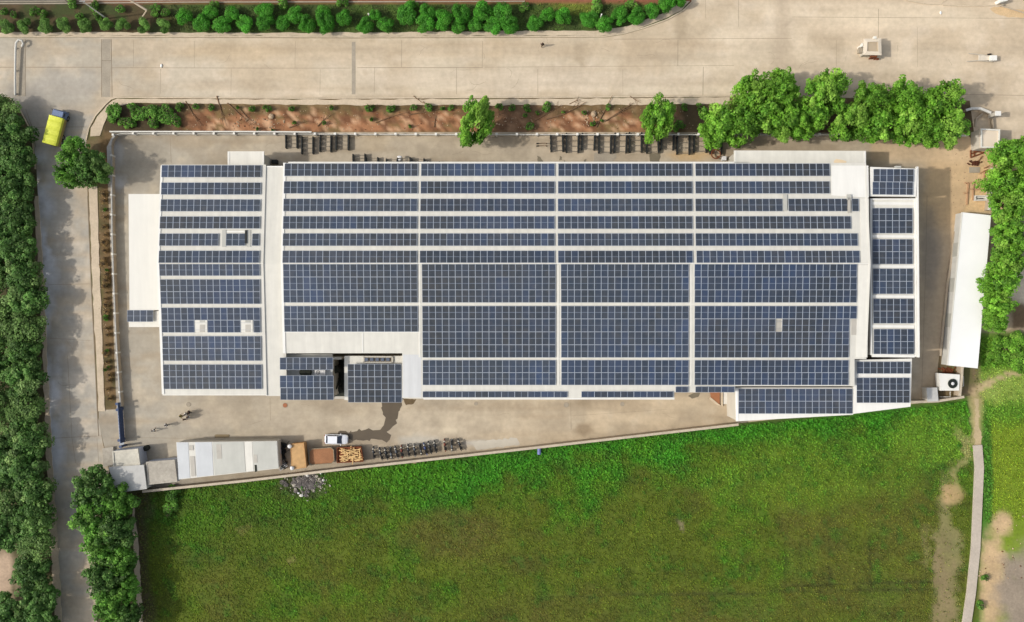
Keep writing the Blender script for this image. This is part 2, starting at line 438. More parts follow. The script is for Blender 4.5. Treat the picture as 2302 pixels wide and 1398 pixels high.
def yard_color(px, py):
    n1 = fbm(px / 90 + 50, py / 70); n2 = fbm(px / 28 + 11, py / 28); n3 = fbm(px / 200, py / 16 + 60)
    c = np.tile(np.array([[lin(192) / K, lin(177) / K, lin(153) / K]]), (len(px), 1))
    c = mix(c, (176, 167, 150), (1 - sm(280, 760, px)) * .95)  # yard concrete dimmed westward, the weaker light there carried by colour
    c = mix(c, (200, 182, 155), sm(800, 1500, px) * .8)
    c = mix(c, (212, 190, 156), sm(900, 1500, px) * sm(850, 900, py) * .7)
    c = mix(c, (168, 153, 130), sm(.5, .64, n1) * .5)
    c = mix(c, (202, 186, 160), sm(.55, .7, n2) * .5)
    c = mix(c, (166, 147, 120), sm(.54, .7, n3) * .5)
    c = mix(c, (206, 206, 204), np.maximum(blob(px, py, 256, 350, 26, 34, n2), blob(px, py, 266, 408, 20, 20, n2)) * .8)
    e = sm(2055, 2070, px)
    c = mix(c, (188, 168, 140), e)
    c = mix(c, (212, 180, 136), e * sm(2075, 2110, px + (n1 - .5) * 60) * (1 - sm(470, 560, py)))
    c = mix(c, (152, 140, 124), e * blob(px, py, 2090, 570, 26, 110, n2) * .8)
    c = mix(c, (218, 188, 148), band(1950, 1965, 3000, 3001, px) * (1 - sm(350, 380, py)) * .8)
    for (x, y, rx, ry, col, k) in ((1310, 965, 26, 14, (160, 140, 112), .9), (1310, 905, 16, 10, (164, 146, 118), .8), (320, 370, 70, 60, (166, 156, 138), .7),
                                   (1010, 965, 22, 10, (224, 208, 178), .7), (1080, 998, 40, 7, (206, 200, 188), .9), (940, 990, 60, 14, (196, 190, 176), .7), (745, 905, 60, 20, (168, 152, 128), .6),
                                   (1560, 350, 70, 12, (212, 178, 128), .9), (500, 380, 40, 40, (176, 160, 136), .5), (1220, 935, 60, 8, (176, 156, 128), .5), (840, 320, 40, 24, (196, 176, 144), .5),
                                   (1180, 975, 120, 8, (196, 176, 146), .6), (470, 935, 60, 30, (192, 176, 152), .5)):
        c = mix(c, col, blob(px, py, x, y, rx, ry, n2) * k)
    lum = (c @ np.array([.3, .59, .11]))[:, None]; c = lum + (c - lum) * .95
    return c * (.92 + .16 * n2)[:, None]

def put_color(me, cols):
    at = me.color_attributes.new('Col', 'FLOAT_COLOR', 'POINT')
    a = np.ones((len(cols), 4), dtype=np.float32); a[:, :3] = np.clip(cols, 0, .9)
    at.data.foreach_set('color', a.ravel())

def inside(px, py, poly):
    r = np.zeros(len(px), bool); n = len(poly); j = n - 1
    for i in range(n):
        xi, yi = poly[i]; xj, yj = poly[j]
        if yi != yj:
            r ^= ((yi > py) != (yj > py)) & (px < (xj - xi) * (py - yi) / (yj - yi) + xi)
        j = i
    return r

def sheet(name, poly, z, m, colfn, step=11, extra=None):
    xs = [p[0] for p in poly]; ys = [p[1] for p in poly]
    gx, gy = np.meshgrid(np.arange(min(xs), max(xs), step), np.arange(min(ys), max(ys), step))
    gx = gx.ravel() + rng.uniform(-2, 2, gx.size); gy = gy.ravel() + rng.uniform(-2, 2, gy.size)
    ok = inside(gx, gy, poly); gx = gx[ok]; gy = gy[ok]
    bp = []
    for i, p in enumerate(poly):
        q = poly[(i + 1) % len(poly)]; n = max(1, int(math.hypot(q[0] - p[0], q[1] - p[1]) / step))
        for k in range(n): bp.append((p[0] + (q[0] - p[0]) * k / n, p[1] + (q[1] - p[1]) * k / n))
    pts = [Vector(p) for p in bp] + [Vector((a, b)) for a, b in zip(gx, gy)]
    edges = [(i, (i + 1) % len(bp)) for i in range(len(bp))]
    vo, eo, fo, *_ = delaunay_2d_cdt(pts, edges, [], 1, 1e-4)
    px = np.array([v[0] for v in vo]); py = np.array([v[1] for v in vo])
    me = bpy.data.meshes.new(name)
    f = S * (1 - z / H)
    me.from_pydata([((a - CX) * f, (CY - b) * f, z) for a, b in zip(px, py)], [], [tuple(reversed(q)) for q in fo])
    mats = m if isinstance(m, list) else [m]
    for q in mats: me.materials.append(q)
    put_color(me, colfn(px, py)); me.update()
    o = bpy.data.objects.new(name, me); COL.objects.link(o); struct(o)
    return o
# ================================================================== the setting
def grid_ground():
    xs = np.arange(-420, 2730, 9.0); ys = np.arange(-330, 1740, 9.0)
    gx, gy = np.meshgrid(xs, ys); px = gx.ravel(); py = gy.ravel(); nx = len(xs); ny = len(ys)
    verts = [((a - CX) * S, (CY - b) * S, 0.0) for a, b in zip(px, py)]
    faces = []
    for j in range(ny - 1):
        for i in range(nx - 1):
            a = j * nx + i; faces.append((a, a + nx, a + nx + 1, a + 1))
    cols = ground_color(px, py)
    # surrounding land out to the horizon
    n = len(verts); B = 2600
    x0, x1 = (xs[0] - CX) * S, (xs[-1] - CX) * S; y1, y0 = (CY - ys[0]) * S, (CY - ys[-1]) * S
    ext = [(-B, -B), (B, -B), (B, B), (-B, B), (x0, y0), (x1, y0), (x1, y1), (x0, y1)]
    verts += [(a, b, 0.0) for a, b in ext]
    faces += [(n, n + 1, n + 5, n + 4), (n + 1, n + 2, n + 6, n + 5), (n + 2, n + 3, n + 7, n + 6), (n + 3, n, n + 4, n + 7)]
    cols = np.vstack([cols, np.tile(np.array([[lin(98) / K, lin(96) / K, lin(58) / K]]), (8, 1))])
    me = bpy.data.meshes.new('ground'); me.from_pydata(verts, [], faces); me.materials.append(M_ground)
    put_color(me, cols); me.update()
    o = bpy.data.objects.new('ground', me); COL.objects.link(o); struct(o)
grid_ground()

# concrete road, junction and the paved apron to the north east
ROAD = [(-420, 84), (200, 84), (800, 86), (1358, 84), (1400, 78), (1450, 64), (1500, 46), (1535, 26), (1556, 6), (1562, -330),
        (2730, -330), (2730, 330), (2230, 335), (2190, 300), (2180, 226), (1650, 214), (1200, 217), (700, 219), (262, 217), (250, 221), (238, 232),
        (215, 258), (200, 286), (194, 312), (195, 380), (197, 440), (205, 640), (213, 800), (219, 930), (232, 1000), (246, 1060), (215, 1120), (222, 1740),
        (148, 1740), (136, 1398), (124, 1150), (110, 950), (103, 800), (92, 560), (82, 380), (76, 320), (66, 280), (46, 244), (22, 218), (-420, 216)]
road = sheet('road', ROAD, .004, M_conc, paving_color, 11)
YARD = [(252, 306), (262, 297), (700, 297), (1400, 297), (2170, 299), (2205, 330), (2195, 420), (2165, 476), (2124, 700), (2108, 826), (2104, 902),
        (1655, 952), (1160, 1007), (560, 1075), (330, 1101), (248, 1060), (236, 1010), (222, 950), (222, 922), (262, 920), (250, 600), (243, 430), (240, 330)]
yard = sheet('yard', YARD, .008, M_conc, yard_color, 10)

def strip(mb, pts, w, z, mi=0, h=None):
    # a band of width w (metres) along pixel points; with h a raised kerb
    W = [P(x, y, 0) for x, y in pts]
    lf, rt = [], []
    for i, p in enumerate(W):
        d = (W[min(i + 1, len(W) - 1)] - W[max(i - 1, 0)]); d.z = 0; d.normalize()
        nrm = Vector((-d.y, d.x, 0)) * (w / 2)
        lf.append(p + nrm); rt.append(p - nrm)
    for i in range(len(W) - 1):
        q = [rt[i], rt[i + 1], lf[i + 1], lf[i]]
        if h is None:
            mb.face([(a.x, a.y, z) for a in q], mi)
        else:
            mb.prism([(a.x, a.y, z + h) for a in q], [(a.x, a.y, z - .05) for a in q], mi)

# expansion joints of the slabs
mb = MB()
strip(mb, [(-420, 151), (40, 151), (228, 151)], .07, .013)
strip(mb, [(252, 152), (600, 153), (788, 153)], .05, .013)
strip(mb, [(803, 152), (1085, 152)], .06, .013); strip(mb, [(1090, 151), (1650, 147)], .035, .013)
strip(mb, [(1380, 88), (1780, 86)], .045, .013); strip(mb, [(1780, 38), (2730, 44)], .04, .013)
strip(mb, [(2050, 210), (2730, 222)], .05, .013)
for x, a, b, w in ((903, 90, 151, .04), (842, 152, 210, .035), (1026, 152, 212, .04), (1085, 92, 152, .035), (1209, 155, 212, .04), (1524, 90, 148, .06), (1581, 150, 214, .06),
                   (300, 90, 150, .03), (520, 154, 212, .03), (437, 92, 152, .03), (664, 92, 152, .03), (720, 155, 213, .03), (1340, 20, 150, .0), (1586, -10, 40, .03), (1660, -10, 60, .04), (1975, 20, 84, .05), (361, 155, 210, .03), (1400, 155, 210, .03), (2062, 60, 150, .03), (1880, 90, 150, .03)):
    if w: strip(mb, [(x, a), (x + random.uniform(-1, 1), b)], w, .0135)
strip(mb, [(197, 440), (205, 640), (213, 800), (219, 930), (222, 980)], .14, .014)
strip(mb, [(110, 640), (203, 638)], .04, .0135); strip(mb, [(112, 760), (208, 766)], .03, .0135); strip(mb, [(118, 985), (218, 980)], .05, .0135)
strip(mb, [(152, 800), (162, 985), (170, 1040)], .04, .0135); strip(mb, [(218, 985), (222, 1040)], .04, .0137)
strip(mb, [(80, 286), (196, 285)], .05, .0135); strip(mb, [(58, 246), (72, 285), (80, 330)], .08, .0136)
strip(mb, [(94, 560), (103, 800), (111, 960), (122, 1150), (138, 1398)], .12, .0142)
strip(mb, [(382, 298), (385, 366)], .05, .0135)
strip(mb, [(1283, 905), (1284, 965)], .05, .0135); strip(mb, [(607, 895), (608, 945)], .04, .0135); strip(mb, [(1283, 935), (1500, 920)], .02, .0136)
strip(mb, [(250, 985), (330, 984), (400, 985), (640, 982)], .04, .0135); strip(mb, [(2072, 880), (2082, 560), (2084, 440)], .05, .0136)
for i in range(46):
    if i < 26: x, y = random.uniform(260, 2250), random.uniform(95, 205)
    else: x, y = random.choice(((random.uniform(300, 1600), random.uniform(905, 960)), (random.uniform(110, 200), random.uniform(420, 1300)), (random.uniform(300, 1500), random.uniform(308, 360))))
    a = random.uniform(0, 6.28); pl = [(x, y)]
    for k in range(random.randint(3, 7)):
        a += random.uniform(-.6, .6); x += math.cos(a) * 7; y += math.sin(a) * 5; pl.append((x, y))
    if 215 < y < 300 or y > 975 and x > 260: continue
    strip(mb, pl, random.uniform(.015, .03), .0139 + i * .00001)
struct(mb.build('slab_joints', M_joint))
# drain covers and patched bands across the road
mb = MB()
strip(mb, [(795, 94), (795, 212)], .6, .016); strip(mb, [(239, 88), (239, 218)], 1.3, .0158); strip(mb, [(48, 88), (47, 216)], 1.35, .0158)
struct(mb.build('drain_cover', M_darkconc))
mb = MB()
strip(mb, [(228.5, 88), (228.5, 218)], .09, .018); strip(mb, [(250, 88), (252, 218)], .09, .018); strip(mb, [(229, 136), (250, 136)], .08, .0182)
strip(mb, [(57.5, 88), (57, 216)], .06, .018)
struct(mb.build('drain_edges', M_joint))
# wet patch from a leaking pipe, darker damp concrete elsewhere
def wob(poly, amp=3.5, step=7):
    out = []
    for i, p in enumerate(poly):
        q = poly[(i + 1) % len(poly)]; n = max(1, int(math.hypot(q[0] - p[0], q[1] - p[1]) / step))
        for k in range(n):
            out.append((p[0] + (q[0] - p[0]) * k / n + random.uniform(-amp, amp) * .5, p[1] + (q[1] - p[1]) * k / n + random.uniform(-amp, amp) * .5))
    return out
def flat(name, poly, z, m, amp=3.5, step=7):
    mb = MB(); W = wob(poly, amp, step)
    vo, eo, fo, *_ = delaunay_2d_cdt([Vector(p) for p in W], [(i, (i + 1) % len(W)) for i in range(len(W))], [], 1, 1e-4)
    for q in fo: mb.face([(lambda t: (t.x, t.y, z))(P(vo[i][0], vo[i][1])) for i in reversed(q)])
    return struct(mb.build(name, m))
flat('wet_patch', [(858, 900), (904, 902), (896, 922), (892, 940), (890, 954), (878, 964), (868, 972), (882, 980), (874, 992), (852, 991), (836, 988), (812, 991), (786, 990), (776, 980), (780, 972),
                   (800, 969), (820, 963), (838, 966), (854, 964), (866, 954), (866, 940), (860, 926)], .017, M_wet, 7, 6)
flat('wet_patch', [(760, 972), (766, 968), (776, 968), (784, 976), (772, 984), (760, 982)], .0172, M_wet)
flat('damp_patch', [(1337, 343), (1386, 343), (1384, 356), (1374, 366), (1336, 366)], .0165, M_darkconc)
M_oil = mat('oil_stain', L(128, 118, 98), .8, .2, .6)
for poly in ([(1208, 350), (1214, 352), (1220, 362), (1224, 372), (1208, 372)], [(1259, 350), (1264, 352), (1263, 360), (1257, 360)], [(1460, 344), (1486, 344), (1480, 372), (1462, 372)],
             [(1312, 358), (1319, 358), (1318, 364), (1312, 364)], [(1268, 358), (1272, 366), (1277, 374), (1268, 374)], [(482, 978), (516, 978), (514, 984), (484, 984)]):
    flat('oil_stain', poly, .0163, M_oil, 2, 4)
flat('oil_stain', [(905, 896), (936, 898), (930, 908), (912, 910)], .0163, mat('dark_stain', L(110, 92, 66), .8, .2, 1), 2, 4)
flat('dust_patch', [(1060, 992), (1160, 984), (1168, 1000), (1070, 1012)], .0162, mat('grey_dust', L(200, 192, 176), .9, .1, .5), 4, 6)

# kerbs and footpaths
mb = MB()
strip(mb, [(-420, 82), (200, 82), (800, 83.5), (1358, 82), (1400, 76), (1450, 62), (1500, 44), (1535, 24), (1556, 4), (1560, -330)], .22, 0, 0, .14)
strip(mb, [(1650, 216), (1200, 219), (700, 221), (262, 219), (250, 223), (238, 234), (215, 260), (200, 288), (194, 314)], .2, 0, 0, .13)
strip(mb, [(22, 221), (46, 247), (64, 282), (74, 320), (80, 380)], .2, 0, 0, .12)
struct(mb.build('kerb', M_kerb))
def path(name, poly, z, m, amp=2.5):
    mb = MB(); W = wob(poly, amp, 14)
    vo, eo, fo, *_ = delaunay_2d_cdt([Vector(p) for p in W], [(i, (i + 1) % len(W)) for i in range(len(W))], [], 1, 1e-4)
    for q in fo: mb.face([(lambda t: (t.x, t.y, z))(P(vo[i][0], vo[i][1])) for i in reversed(q)])
    n = len(W)
    for i in range(n):
        a = P(*W[i]); b = P(*W[(i + 1) % n]); mb.face([(a.x, a.y, z), (b.x, b.y, z), (b.x, b.y, -.02), (a.x, a.y, -.02)])
    return struct(mb.build(name, m))
path('footpath', [(-420, 72), (300, 73), (700, 74), (1150, 70), (1340, 69), (1400, 62), (1450, 44), (1500, 26), (1530, 4), (1552, 2), (1532, 22), (1498, 41), (1449, 60), (1399, 74), (1357, 80), (800, 81), (200, 80), (-420, 80)], .10, M_pave)
path('footpath', [(264, 222), (700, 224), (1200, 222), (1640, 219), (1640, 234), (1200, 237), (700, 236), (420, 233), (300, 230), (262, 240), (244, 258), (232, 282), (226, 306), (204, 306), (206, 288), (220, 262), (240, 238), (252, 226)], .10, M_pave)
path('footpath', [(200, 420), (208, 640), (216, 800), (222, 924), (236, 924), (232, 800), (226, 640), (218, 420)], .09, M_pave)
path('footpath', [(86, 440), (100, 640), (106, 800), (116, 1000), (132, 1240), (140, 1398), (140, 1740), (128, 1740), (126, 1398), (114, 1240), (104, 1000), (96, 800), (88, 640), (78, 440)], .09, M_pave, 4)
path('footpath', [(300, 1130), (312, 1230), (322, 1398), (330, 1740), (318, 1740), (310, 1398), (304, 1300), (296, 1180)], .08, M_pave, 3)
# raised lane at the east side of the field
mb = MB()
LANE = [(2196, 1000), (2200, 1050), (2196, 1140), (2192, 1230), (2182, 1330), (2172, 1398), (2150, 1740)]
strip(mb, LANE, 1.45, 0, 0, .3)
struct(mb.build('path', mat('lane_concrete', L(190, 178, 162), .9, .1, .6, fine=(3, .1))))
flat('path', [(2192, 896), (2198, 894), (2202, 930), (2202, 960), (2207, 990), (2204, 1004), (2190, 1006), (2191, 970), (2194, 930)], .012, mat('trodden_earth', L(188, 168, 130), .95, .15, .8, fine=(4, .12)), 6, 6)
# traffic islands beside the entrance road
mb = MB()
strip(mb, [(2022, -40), (2036, 0), (2066, 6), (2092, 10), (2116, 9), (2126, 0), (2130, -40)], .16, 0, 0, .12)
strip(mb, [(2120, 12), (2180, 13), (2232, 13), (2242, 7), (2250, -4), (2254, -40)], .14, 0, 0, .12)
struct(mb.build('kerb', M_kerb))
flat('soil_patch', [(2225, 18), (2250, 14), (2320, 26), (2320, 38), (2270, 40), (2240, 32)], .015, M_sand, 4)
# concrete edges of the drain at the top of the verge
mb = MB()
strip(mb, [(-420, 9), (110, 8), (420, 5), (900, 4), (1180, 3)], .18, 0, 0, .12); strip(mb, [(-420, 4), (110, 3), (420, 0), (900, -2), (1180, -3)], .14, 0, 0, .12)
strip(mb, [(-420, -12), (1180, -16)], .3, 0, 0, .14)
struct(mb.build('drain', M_darkconc))

# rubble in the dug-up soil: nobody could count it
mb = MB()
def rubble(n, x0, x1, y0, y1, lo=.04, hi=.14):
    for i in range(n):
        x = random.uniform(x0, x1); y = random.uniform(y0, y1); p = P(x, y); r = random.uniform(lo, hi)
        mb.ball((p.x, p.y, r * .35), (r * random.uniform(.7, 1.3), r, r * .7), 6, 4, random.choice((0, 0, 1)), .25)
rubble(420, 420, 1560, 240, 292, .03, .1); rubble(50, 520, 640, 262, 288, .05, .15); rubble(40, 1100, 1200, 262, 290, .05, .14); rubble(40, 1310, 1350, 250, 285, .05, .16)
rubble(120, 222, 246, 430, 910, .03, .1); rubble(90, 2130, 2220, 340, 478, .03, .07); rubble(60, 2200, 2300, 1150, 1300)
tag(mb.build('rubble', [M_stone, mat('brown_clod', L(120, 84, 60), .95, .25, 2)]), kind='stuff')

# ================================================================== leaves, grass
def quads(name, cen, nrm, size, col, m, aspect=1.0, parent=None, tri=False):
    n = len(cen)
    t = np.cross(nrm, rng.normal(size=(n, 3))); t /= np.linalg.norm(t, axis=1)[:, None] + 1e-9
    b = np.cross(nrm, t)
    s = size[:, None]
    c = [cen - t * s * .5, cen + b * s * .34 * aspect, cen + t * s * .5, cen - b * s * .34 * aspect]
    v = np.stack(c, 1).reshape(-1, 3)
    me = bpy.data.meshes.new(name)
    me.vertices.add(4 * n); me.vertices.foreach_set('co', v.astype(np.float32).ravel())
    me.loops.add(4 * n); me.loops.foreach_set('vertex_index', np.arange(4 * n, dtype=np.int32))
    me.polygons.add(n); me.polygons.foreach_set('loop_start', np.arange(0, 4 * n, 4, dtype=np.int32))
    me.polygons.foreach_set('loop_total', np.full(n, 4, dtype=np.int32))
    me.update(calc_edges=True); me.materials.append(m)
    put_color(me, np.repeat(col, 4, axis=0))
    return me

def leafcol(rgbs, w, n):
    p = np.array([[lin(v) / K for v in c] for c in rgbs])
    i = rng.choice(len(p), n, p=np.array(w) / sum(w))
    return p[i] * 1.75

def crown_mesh(name, nclump, R, hgt, leaf, nleaf, rgbs, w, squash=1.0, lobes=(.26, .42)):
    cs = []; ns = []; ss = []; co = []
    k = 0
    while k < nclump:
        d = rng.normal(size=3); d /= np.linalg.norm(d)
        if d[2] < -.45: continue
        k += 1
        q = rng.uniform(.45, .82)
        c = np.array([d[0] * R * q, d[1] * R * q, (d[2] * .5 * q + .5) * hgt]); tone = rng.uniform(.62, 1.3)
        r = R * rng.uniform(*lobes)
        n = int(nleaf / nclump * (r / (R * .34)) ** 2)
        v = rng.normal(size=(n, 3)); v[:, 2] += .45; v /= np.linalg.norm(v, axis=1)[:, None]
        rad = r * rng.uniform(.55, 1.12, n) ** .7
        pos = c + v * rad[:, None] * np.array([1, 1, .85])
        nr = v + rng.normal(size=(n, 3)) * .55; nr[:, 2] = np.abs(nr[:, 2]) + .25
        nr /= np.linalg.norm(nr, axis=1)[:, None]
        cs.append(pos); ns.append(nr); ss.append(leaf * rng.uniform(.6, 1.35, n))
        cc = (leafcol(rgbs, w, n) * .6 + leafcol(rgbs, w, 1) * .4) * tone * rng.uniform(.82, 1.18, (n, 1))
        co.append(cc)
    return quads(name, np.vstack(cs), np.vstack(ns), np.concatenate(ss), np.vstack(co), M_leaf_b)

BRIGHT = [(96, 140, 40), (80, 124, 32), (124, 158, 62), (58, 98, 26)]
DARK = [(70, 104, 45), (58, 88, 35), (94, 122, 60), (50, 78, 30), (110, 130, 76)]
MID = [(84, 128, 44), (70, 110, 38), (106, 146, 58), (60, 94, 34)]
HEDGE = [(64, 128, 34), (54, 112, 26), (84, 142, 46), (44, 88, 22)]
HEDGED = [(88, 124, 52), (74, 110, 42), (104, 134, 66), (64, 92, 38)]
def lobed_crown(name, R, hgt, leaf, nleaf, rgbs, w, nl=15):
    # upright lobes of leaf rosettes standing apart, dark gaps between them
    cs = []; ns = []; ss = []; co = []; pts = []
    tries = 0
    while len(pts) < nl and tries < 900:
        tries += 1
        a = rng.uniform(0, 6.28); q = math.sqrt(rng.random()) * R * .82
        p = np.array([math.cos(a) * q, math.sin(a) * q])
        if all(np.hypot(*(p - o[:2])) > R * .3 for o in pts): pts.append(np.array([*p, 0]))
    for p in pts:
        q = np.hypot(p[0], p[1]) / R
        top = hgt * (1.0 - .55 * q ** 1.6) * rng.uniform(.82, 1.12); r = R * rng.uniform(.17, .31); L_ = hgt * rng.uniform(.35, .55)
        tone = rng.uniform(.72, 1.25); m = rng.integers(5, 9); base = leafcol(rgbs, w, 1)
        for j in range(m):
            f = j / (m - 1)
            c = np.array([p[0] * (1 - .18 * f) + rng.normal() * r * .45, p[1] * (1 - .18 * f) + rng.normal() * r * .45, top - L_ * f])
            rr = r * rng.uniform(.45, .8) * (1 + .5 * f)
            n = int(nleaf / nl / m * (rr / (r * .75)) ** 2)
            v = rng.normal(size=(n, 3)); v[:, 2] += .5; v /= np.linalg.norm(v, axis=1)[:, None]
            pos = c + v * (rr * rng.uniform(.6, 1.15, n) ** .7)[:, None]
            nr = v + rng.normal(size=(n, 3)) * .5; nr[:, 2] = np.abs(nr[:, 2]) + .25; nr /= np.linalg.norm(nr, axis=1)[:, None]
            cs.append(pos); ns.append(nr); ss.append(leaf * rng.uniform(.6, 1.3, n))
            co.append((leafcol(rgbs, w, n) * .5 + base * .5) * tone * rng.uniform(.85, 1.2) * rng.uniform(.8, 1.2, (n, 1)))
    return quads(name, np.vstack(cs), np.vstack(ns), np.concatenate(ss), np.vstack(co), M_leaf_b)
def protos(pre, n, *a, **k): return [crown_mesh(pre, *a, **k) for i in range(n)]
C_bright = [lobed_crown('crown', 3.2, 6.0, .36, 5600, BRIGHT, (4, 3, 2, 2), nl) for nl in (13, 15, 16, 14, 17, 12)]
C_dark = [lobed_crown('crown', 3.5, 5.8, .42, 6200, DARK, (4, 4, 2, 2, 1), nl) for nl in (17, 20, 15, 18, 22, 16, 19)]
C_dusty = protos('crown', 3, 34, 3.3, 5.0, .36, 4800, [(84, 110, 54), (70, 96, 42), (100, 122, 66), (56, 84, 34)], (4, 3, 2, 2), lobes=(.2, .42))
C_mid = [lobed_crown('crown', 3.3, 5.6, .38, 5600, MID, (4, 3, 2, 2), nl) for nl in (14, 17, 15, 19)]
C_hedge = protos('foliage', 4, 16, 1.25, 2.2, .17, 2600, HEDGE, (4, 3, 2, 2), lobes=(.38, .52))
C_ball = protos('foliage', 3, 14, 1.0, 1.7, .15, 2300, HEDGED, (4, 3, 2, 2), lobes=(.42, .52))
C_bush = protos('foliage', 3, 9, .8, .9, .17, 700, MID, (4, 3, 2, 2), lobes=(.34, .5))

def trunk_mesh(h, R, ch):
    mb = MB(); top = h + ch * .5
    mb.tube([(0, 0, -.1), (.05, .02, h * .5), (.02, .08, h), (.1, .0, top)], [.2, .16, .13, .05], 8)
    for i in range(5):
        a = i * 1.257 + random.uniform(-.3, .3); z0 = h * random.uniform(.7, 1.0); q = R * random.uniform(.5, .7)
        mb.tube([(.03, .05, z0), (math.cos(a) * q * .5, math.sin(a) * q * .5, z0 + ch * .3), (math.cos(a) * q, math.sin(a) * q, z0 + ch * random.uniform(.45, .7))], [.09, .06, .02], 6)
    return mb
TR = []
for i in range(3):
    o = trunk_mesh(2.2, 3.0, 5.0).build('trunk', M_bark); TR.append(o.data); bpy.data.objects.remove(o)
o = trunk_mesh(.5, .9, 1.7).build('trunk', M_bark); TS = o.data; bpy.data.objects.remove(o)

def plant(name, label, cat, px, py, diam, crown, trunk, R0, zc, group, base, zs=1.0, rz=None, elong=1.0, part='crown'):
    # px,py = crown centre in the photo, diam in photo px; the trunk stands plumb under the crown
    p = P(px, py, zc)
    k = diam * S * (1 - zc / H) / 2 / R0
    t = thing(name, label, cat, (p.x, p.y, 0), rz if rz is not None else random.uniform(0, 6.28), group)
    c = bpy.data.objects.new(part, crown); COL.objects.link(c); c.parent = t
    c.location = (0, 0, base * zs); c.scale = (k, k * elong, zs * (k * .5 + .5))
    q = bpy.data.objects.new('trunk', trunk); COL.objects.link(q); q.parent = t
    q.scale = (min(k, 1.2), min(k, 1.2), zs)
    return t

def tree(px, py, diam, crowns, label, group, zc=5.2, zs=1.0, rz=None, elong=1.0, R0=3.55):
    return plant('tree', label, 'tree', px, py, diam, random.choice(crowns), random.choice(TR), R0, zc, group, 2.0, zs, rz, elong)

# trees on the north verge of the yard (bright green)
NE = [(1612, 280, 92), (1668, 285, 90), (1692, 212, 84), (1752, 195, 96), (1724, 258, 92), (1776, 282, 96), (1848, 215, 88), (1872, 190, 78), (1826, 262, 84), (1912, 268, 96),
      (1962, 225, 92), (1976, 278, 88), (2036, 222, 92), (2044, 272, 92), (2092, 240, 86), (2086, 290, 84), (2138, 214, 70), (2130, 282, 92)]
NE.sort()
for i, (x, y, d) in enumerate(NE):
    tree(x, y, d * 1.1, C_bright, 'bright green tree in the clump between road and yard, %s from the left' % ordn(i), 'bright trees north of the factory', rz=random.uniform(-.5, .5) + random.choice((0, math.pi)), elong=random.uniform(1.0, 1.3))
tree(1070, 266, 84, C_bright, 'tall slim bright green tree standing alone in the red soil strip', 'bright trees north of the factory', zc=6, zs=1.15, rz=-.38, elong=1.75)
tree(1482, 268, 80, C_bright, 'slim bright tree beside the black racks, just left of the big clump', 'bright trees north of the factory', zc=5.6, zs=1.05, rz=-.15, elong=1.6)
E = [(2262, 350, 104), (2250, 408, 92), (2266, 456, 104), (2258, 506, 96), (2266, 552, 96), (2258, 594, 96), (2244, 640, 100), (2236, 686, 92), (2238, 724, 64)]
for i, (x, y, d) in enumerate(E):
    tree(x + 6, y, d * .92, C_bright, 'bright green tree in the row behind the white shed, %s from the top' % ordn(i), 'trees behind the white shed', zc=4.8)
for i, (x, y, d) in enumerate(((2304, 340, 80), (2312, 404, 90))):
    tree(x, y, d, C_bright, 'bright green tree at the right edge beside the row, %s one' % ('upper', 'lower')[i], 'trees behind the white shed', zc=4.8)
# dark tree belt along the west road
y = 236; i = 0; WB = []
while y < 1420:
    t = (y - 236) / 1180
    WB.append((22 + 62 * t ** 1.3 + random.uniform(-10, 10) + (14 if 600 < y < 900 else 0), y, random.uniform(96, 118)))
    WB.append((-32 + 58 * t ** 1.3 + random.uniform(-12, 8), y + 30, random.uniform(92, 116)))
    y += 62
WB[0] = (4, 246, 84); WB[1] = (-34, 262, 92)
WB = [q for q in WB if not (q[0] < 25 and 1235 < q[1] < 1330)]
WB.sort(key=lambda q: q[1])
for i, (x, y, d) in enumerate(WB):
    tree(x, y, d * random.uniform(.9, 1.1), C_dark if random.random() < .62 else C_dusty, 'dusty dark green tree in the belt left of the road, %s from the top' % ordn(i), 'dark trees along the west road', zc=3.7, zs=.72, R0=3.8)
# second row between the road and the field
R2 = [(208, 1098, 110), (262, 1128, 90), (206, 1160, 108), (262, 1196, 92), (222, 1224, 104), (268, 1262, 84), (232, 1290, 100), (274, 1330, 84), (244, 1356, 100), (286, 1392, 70), (262, 1420, 90)]
for i, (x, y, d) in enumerate(R2):
    tree(x, y, d, C_mid if i % 3 else C_dark, 'green tree in the belt between road and field, %s from the top' % ordn(i), 'trees between road and field', zc=4.6, zs=.9, R0=3.7)
tree(164, 342, 86, C_mid, 'green tree overhanging the rear of the yellow truck', 'trees by the road junction', zc=5, R0=3.8)
tree(148, 392, 74, C_mid, 'green tree leaning over the road below the yellow truck, left one', 'trees by the road junction', zc=5, R0=3.8)
tree(204, 378, 92, C_dark, 'dark green tree beside the yard wall corner, right of the road', 'trees by the road junction', zc=5, R0=3.8)

